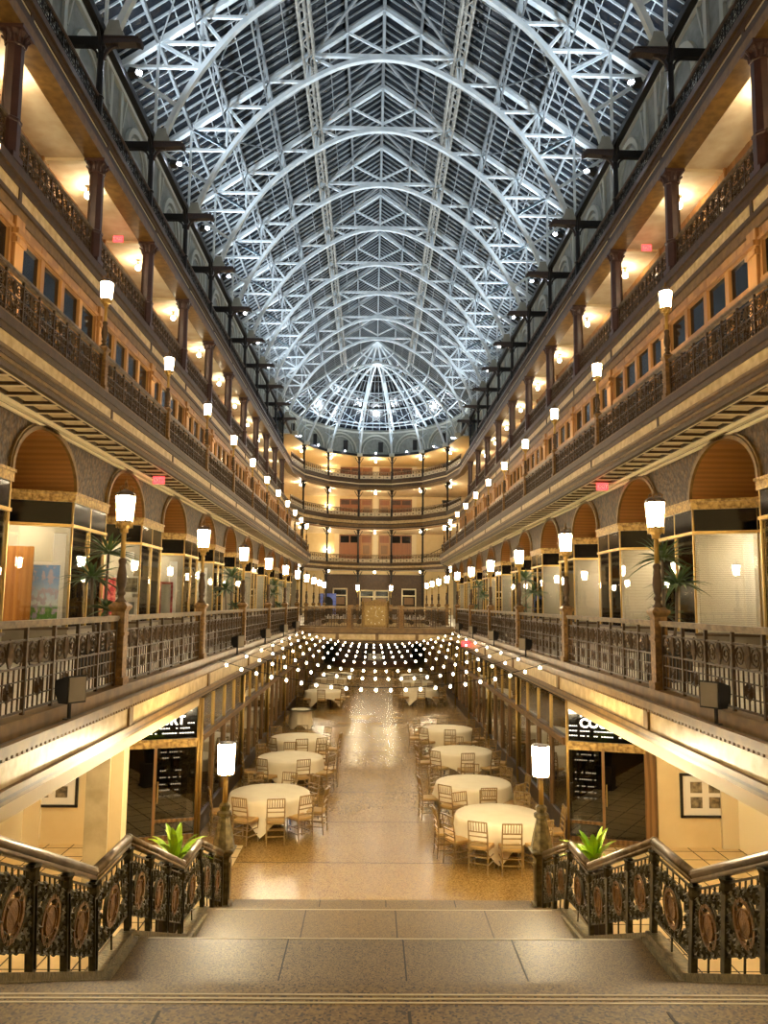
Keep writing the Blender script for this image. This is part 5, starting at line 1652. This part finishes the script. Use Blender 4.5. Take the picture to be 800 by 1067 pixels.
# ------------------------------------------------------------------ far end: stage, doors, windows, stairs
sg = empty('stage', (0, 61.8, 0))
tag(sg, 'dark wooden stage with a panelled backdrop at the far end of the concourse', 'stage')
MB().prism([(-3.2, 1.2), (-2.6, 0.2), (-1.2, -0.3), (1.2, -0.3), (2.6, 0.2), (3.2, 1.2), (3.2, 3.0), (-3.2, 3.0)], 'z', 0.0, 0.42).build('platform', M['stagewood'], sg)
b = MB()
for x in (-2.0, 0.0, 2.0): b.box(x - 0.97, x + 0.97, 2.6, 2.7, 0.42, 2.4)
b.build('backdrop', M['stagewood'], sg)
MB().box(-0.55, 0.55, 1.4, 1.8, 0.42, 0.9).build('table_block', M['white'], sg)
ND = [0]; 
def end_door(x, z0, w, h, y=YE - 0.02, m='wooddoor', glass_=False):
    ND[0] += 1
    r = empty('door_%d' % ND[0], (x, y, z0)); r['kind'] = 'structure'
    f = MB().box(-w / 2, -w / 2 + 0.14, -0.14, 0, 0, h).box(w / 2 - 0.14, w / 2, -0.14, 0, 0, h).box(-w / 2, w / 2, -0.14, 0, h - 0.16, h).box(-w / 2, w / 2, -0.12, 0, h * 0.70, h * 0.70 + 0.14)
    f.build('door_frame', M['woodwin'] if m != 'creamtrim' else M['creamtrim'], r)
    MB().box(-w / 2 + 0.14, w / 2 - 0.14, -0.06, -0.01, h * 0.74, h - 0.16).build('transom_panel', M['darkpane'] if glass_ else M['wooddoor'], r)
    p = MB().box(-w / 2 + 0.14, w / 2 - 0.14, -0.07, -0.02, 0, h * 0.70)
    dl = p.build('door_leaf', M['woodwin'] if m != 'creamtrim' else M['darkpane'], r)
    q = MB().box(-w / 2 + 0.3, w / 2 - 0.3, -0.10, -0.07, 0.3, h * 0.32).box(-w / 2 + 0.3, w / 2 - 0.3, -0.10, -0.07, h * 0.38, h * 0.66); q.build('door_panel', M['wood'], dl)
    return r
def end_window(x, z0, w, h, dark=True, y=YE - 0.02):
    NWIN[0] += 1
    r = empty('window_%d' % NWIN[0], (x, y, z0)); r['kind'] = 'structure'
    f = MB()
    for i in range(3):
        xx = -w / 2 + w * i / 2; f.box(xx - 0.09, xx + 0.09, -0.16, 0, 0, h)
    f.box(-w / 2, w / 2, -0.15, 0, 0, 0.15).box(-w / 2, w / 2, -0.15, 0, h - 0.15, h).box(-w / 2, w / 2, -0.13, 0, h * 0.68, h * 0.68 + 0.12)
    f.build('window_frame', M['wooddoor'], r)
    MB().box(-w / 2, w / 2, -0.08, -0.03, h * 0.68, h).build('window_panes', M['darkpane'] if dark else M['stagewood'], r)
    MB().box(-w / 2, w / 2, -0.08, -0.03, 0.1, h * 0.68).build('window_blind', M['wooddoor'], r)
    return r
for lv, (z0, h, dk) in enumerate(((D2, 3.9, True), (D3, 3.0, False), (D4, 2.55, False))):
    end_window(-3.1, z0 + 0.4, 2.5, h - 0.4, dk); end_window(3.3, z0 + 0.4, 2.5, h - 0.4, dk)
    end_door(-1.05, z0, 1.4, h); end_door(1.2, z0, 1.4, h)
    pb = MB()
    for x in (-4.7, 0.08, 4.9): pb.box(x - 0.28, x + 0.28, YE - 0.22, YE, z0, z0 + h + 0.6)
    pb.box(-4.9, 5.1, YE - 0.12, YE, z0, z0 + 0.42)
    trim(pb, M['creamtrim'])
    # stair flight at the far end
    e = empty('gallery_stair', (7.2, YE - 1.2, z0))
    tag(e, 'brown stair flight rising behind the %s gallery rail at the far end' % ('second', 'third', 'top')[lv], 'stair', 'stair flights at the far end')
    ms = MB(); n = 10
    for i in range(n): ms.box(-1.6 + 0.34 * i, -1.6 + 0.34 * (i + 1), -0.6, 0.6, max(0, 0.17 * i - 0.15), 0.17 * (i + 1))
    ms.build('flight', M['wooddoor'], e)
    rl_ = MB().bar((-1.6, -0.62, 0.9), (1.9, -0.62, 2.65), 0.07)
    for i in range(11): rl_.bar((-1.6 + 0.35 * i, -0.62, 0.05 + 0.17 * i), (-1.6 + 0.35 * i, -0.62, 0.9 + 0.175 * i), 0.035)
    rl_.build('stair_rail', M['iron'], e)
    o = MB().box(-0.9, 0.9, -0.3, 0.3, 0, 2.5).box(-0.95, 0.95, -0.34, 0.34, 2.45, 2.55).box(-0.95, 0.95, -0.34, 0.34, 0.0, 0.07).build('dark_screen', M['black']); o.location = (9.1, YE - 2.9, z0 + 0.01)
    tag(o, 'black upright screen beside the far end stair of the %s gallery' % ('second', 'third', 'top')[lv], 'screen', 'black screens at the far end')
    # wall sconce
    e = empty('wall_sconce', (-5.9, YE - 0.02, z0 + 1.9))
    MB().box(-0.06, 0.06, -0.08, 0, -0.25, 0.05).build('bracket', M['brass'], e); MB().sphere((0, -0.16, 0.05), 0.15, 10, 6).build('globe', M['globe'], e, True)
    tag(e, 'lit wall sconce on the cream far wall of the %s gallery' % ('second', 'third', 'top')[lv], 'wall lamp', 'far wall sconces')
# ground end wall of the balcony floor
for i, (x, w) in enumerate(((-4.2, 1.8), (4.3, 1.8))): end_door(x, D1, w, 3.2, m='creamtrim', glass_=True)
end_door(-0.9, D1, 1.8, 3.0, m='creamtrim', glass_=True); end_door(0.95, D1, 1.8, 3.0, m='creamtrim', glass_=True)
pb = MB().box(-6.2, 6.2, YE - 0.06, YE, D1, 8.4); trim(pb, M['brown'])
for o in [o for o in COL.objects if o.name.startswith('door_') and o.parent is None and abs(o.location.z - D1) < 0.01]: o.location.y = YE - 0.08
e = empty('mural_arch', (-5.6, YE - 2.0, D1))
tag(e, 'blue painted arch panel standing by the far doors of the balcony floor', 'panel')
a = MB(); n = 12
vs = [(-1.0, 0), (-0.62, 0)] 
poly = [(-1.0, 0), (-0.62, 0)] + [(-0.62 * cos(pi * i / n), 1.5 + 0.62 * sin(pi * i / n)) for i in range(n + 1)] + [(0.62, 0), (1.0, 0), (1.0, 2.5), (-1.0, 2.5)]
a.prism(poly, 'y', -0.05, 0.05); a.build('painted_panel', M['bluemural'], e)
MB().box(-0.62, 0.62, 0.06, 0.1, 0, 2.1).build('dark_opening', M['dark'], e)

# ------------------------------------------------------------------ lights, world, camera
W = bpy.data.worlds.new('night'); SC.world = W; W.use_nodes = True
W.node_tree.nodes['Background'].inputs[0].default_value = (0.02, 0.03, 0.05, 1); W.node_tree.nodes['Background'].inputs[1].default_value = 0.4

cam = bpy.data.cameras.new('camera'); co = bpy.data.objects.new('camera', cam); COL.objects.link(co)
f_px, ptc, yaw, rol, cx, cz = 820.0, 0.1153, 0.0144, -0.0100, -0.281, 4.9
R_ = Vector((cos(yaw), -sin(yaw), 0)); F0 = Vector((sin(yaw), cos(yaw), 0)); Z_ = Vector((0, 0, 1))
Fw = F0 * cos(ptc) + Z_ * sin(ptc); Up = -F0 * sin(ptc) + Z_ * cos(ptc)
R2 = R_ * cos(rol) - Up * sin(rol); U2 = R_ * sin(rol) + Up * cos(rol)
mw = Matrix(((R2.x, U2.x, -Fw.x, cx), (R2.y, U2.y, -Fw.y, 0.0), (R2.z, U2.z, -Fw.z, cz), (0, 0, 0, 1)))
co.matrix_world = mw
cam.sensor_fit = 'VERTICAL'; cam.sensor_height = 36.0; cam.lens = f_px / 1067.0 * 36.0
cam.clip_start = 0.05; cam.clip_end = 400
SC.camera = co
vs_ = SC.view_settings
SC.display_settings.display_device = 'sRGB'
vs_.view_transform = 'Standard'; vs_.look = 'None'; vs_.gamma = 1.0; vs_.use_curve_mapping = False
vs_.exposure = 1.6
cy_ = SC.cycles
cy_.max_bounces = 6; cy_.diffuse_bounces = 4; cy_.glossy_bounces = 3; cy_.transmission_bounces = 3; cy_.transparent_max_bounces = 16
cy_.caustics_reflective = False; cy_.caustics_refractive = False
cy_.use_denoising = True; cy_.sample_clamp_indirect = 6.0
cy_.use_light_tree = True
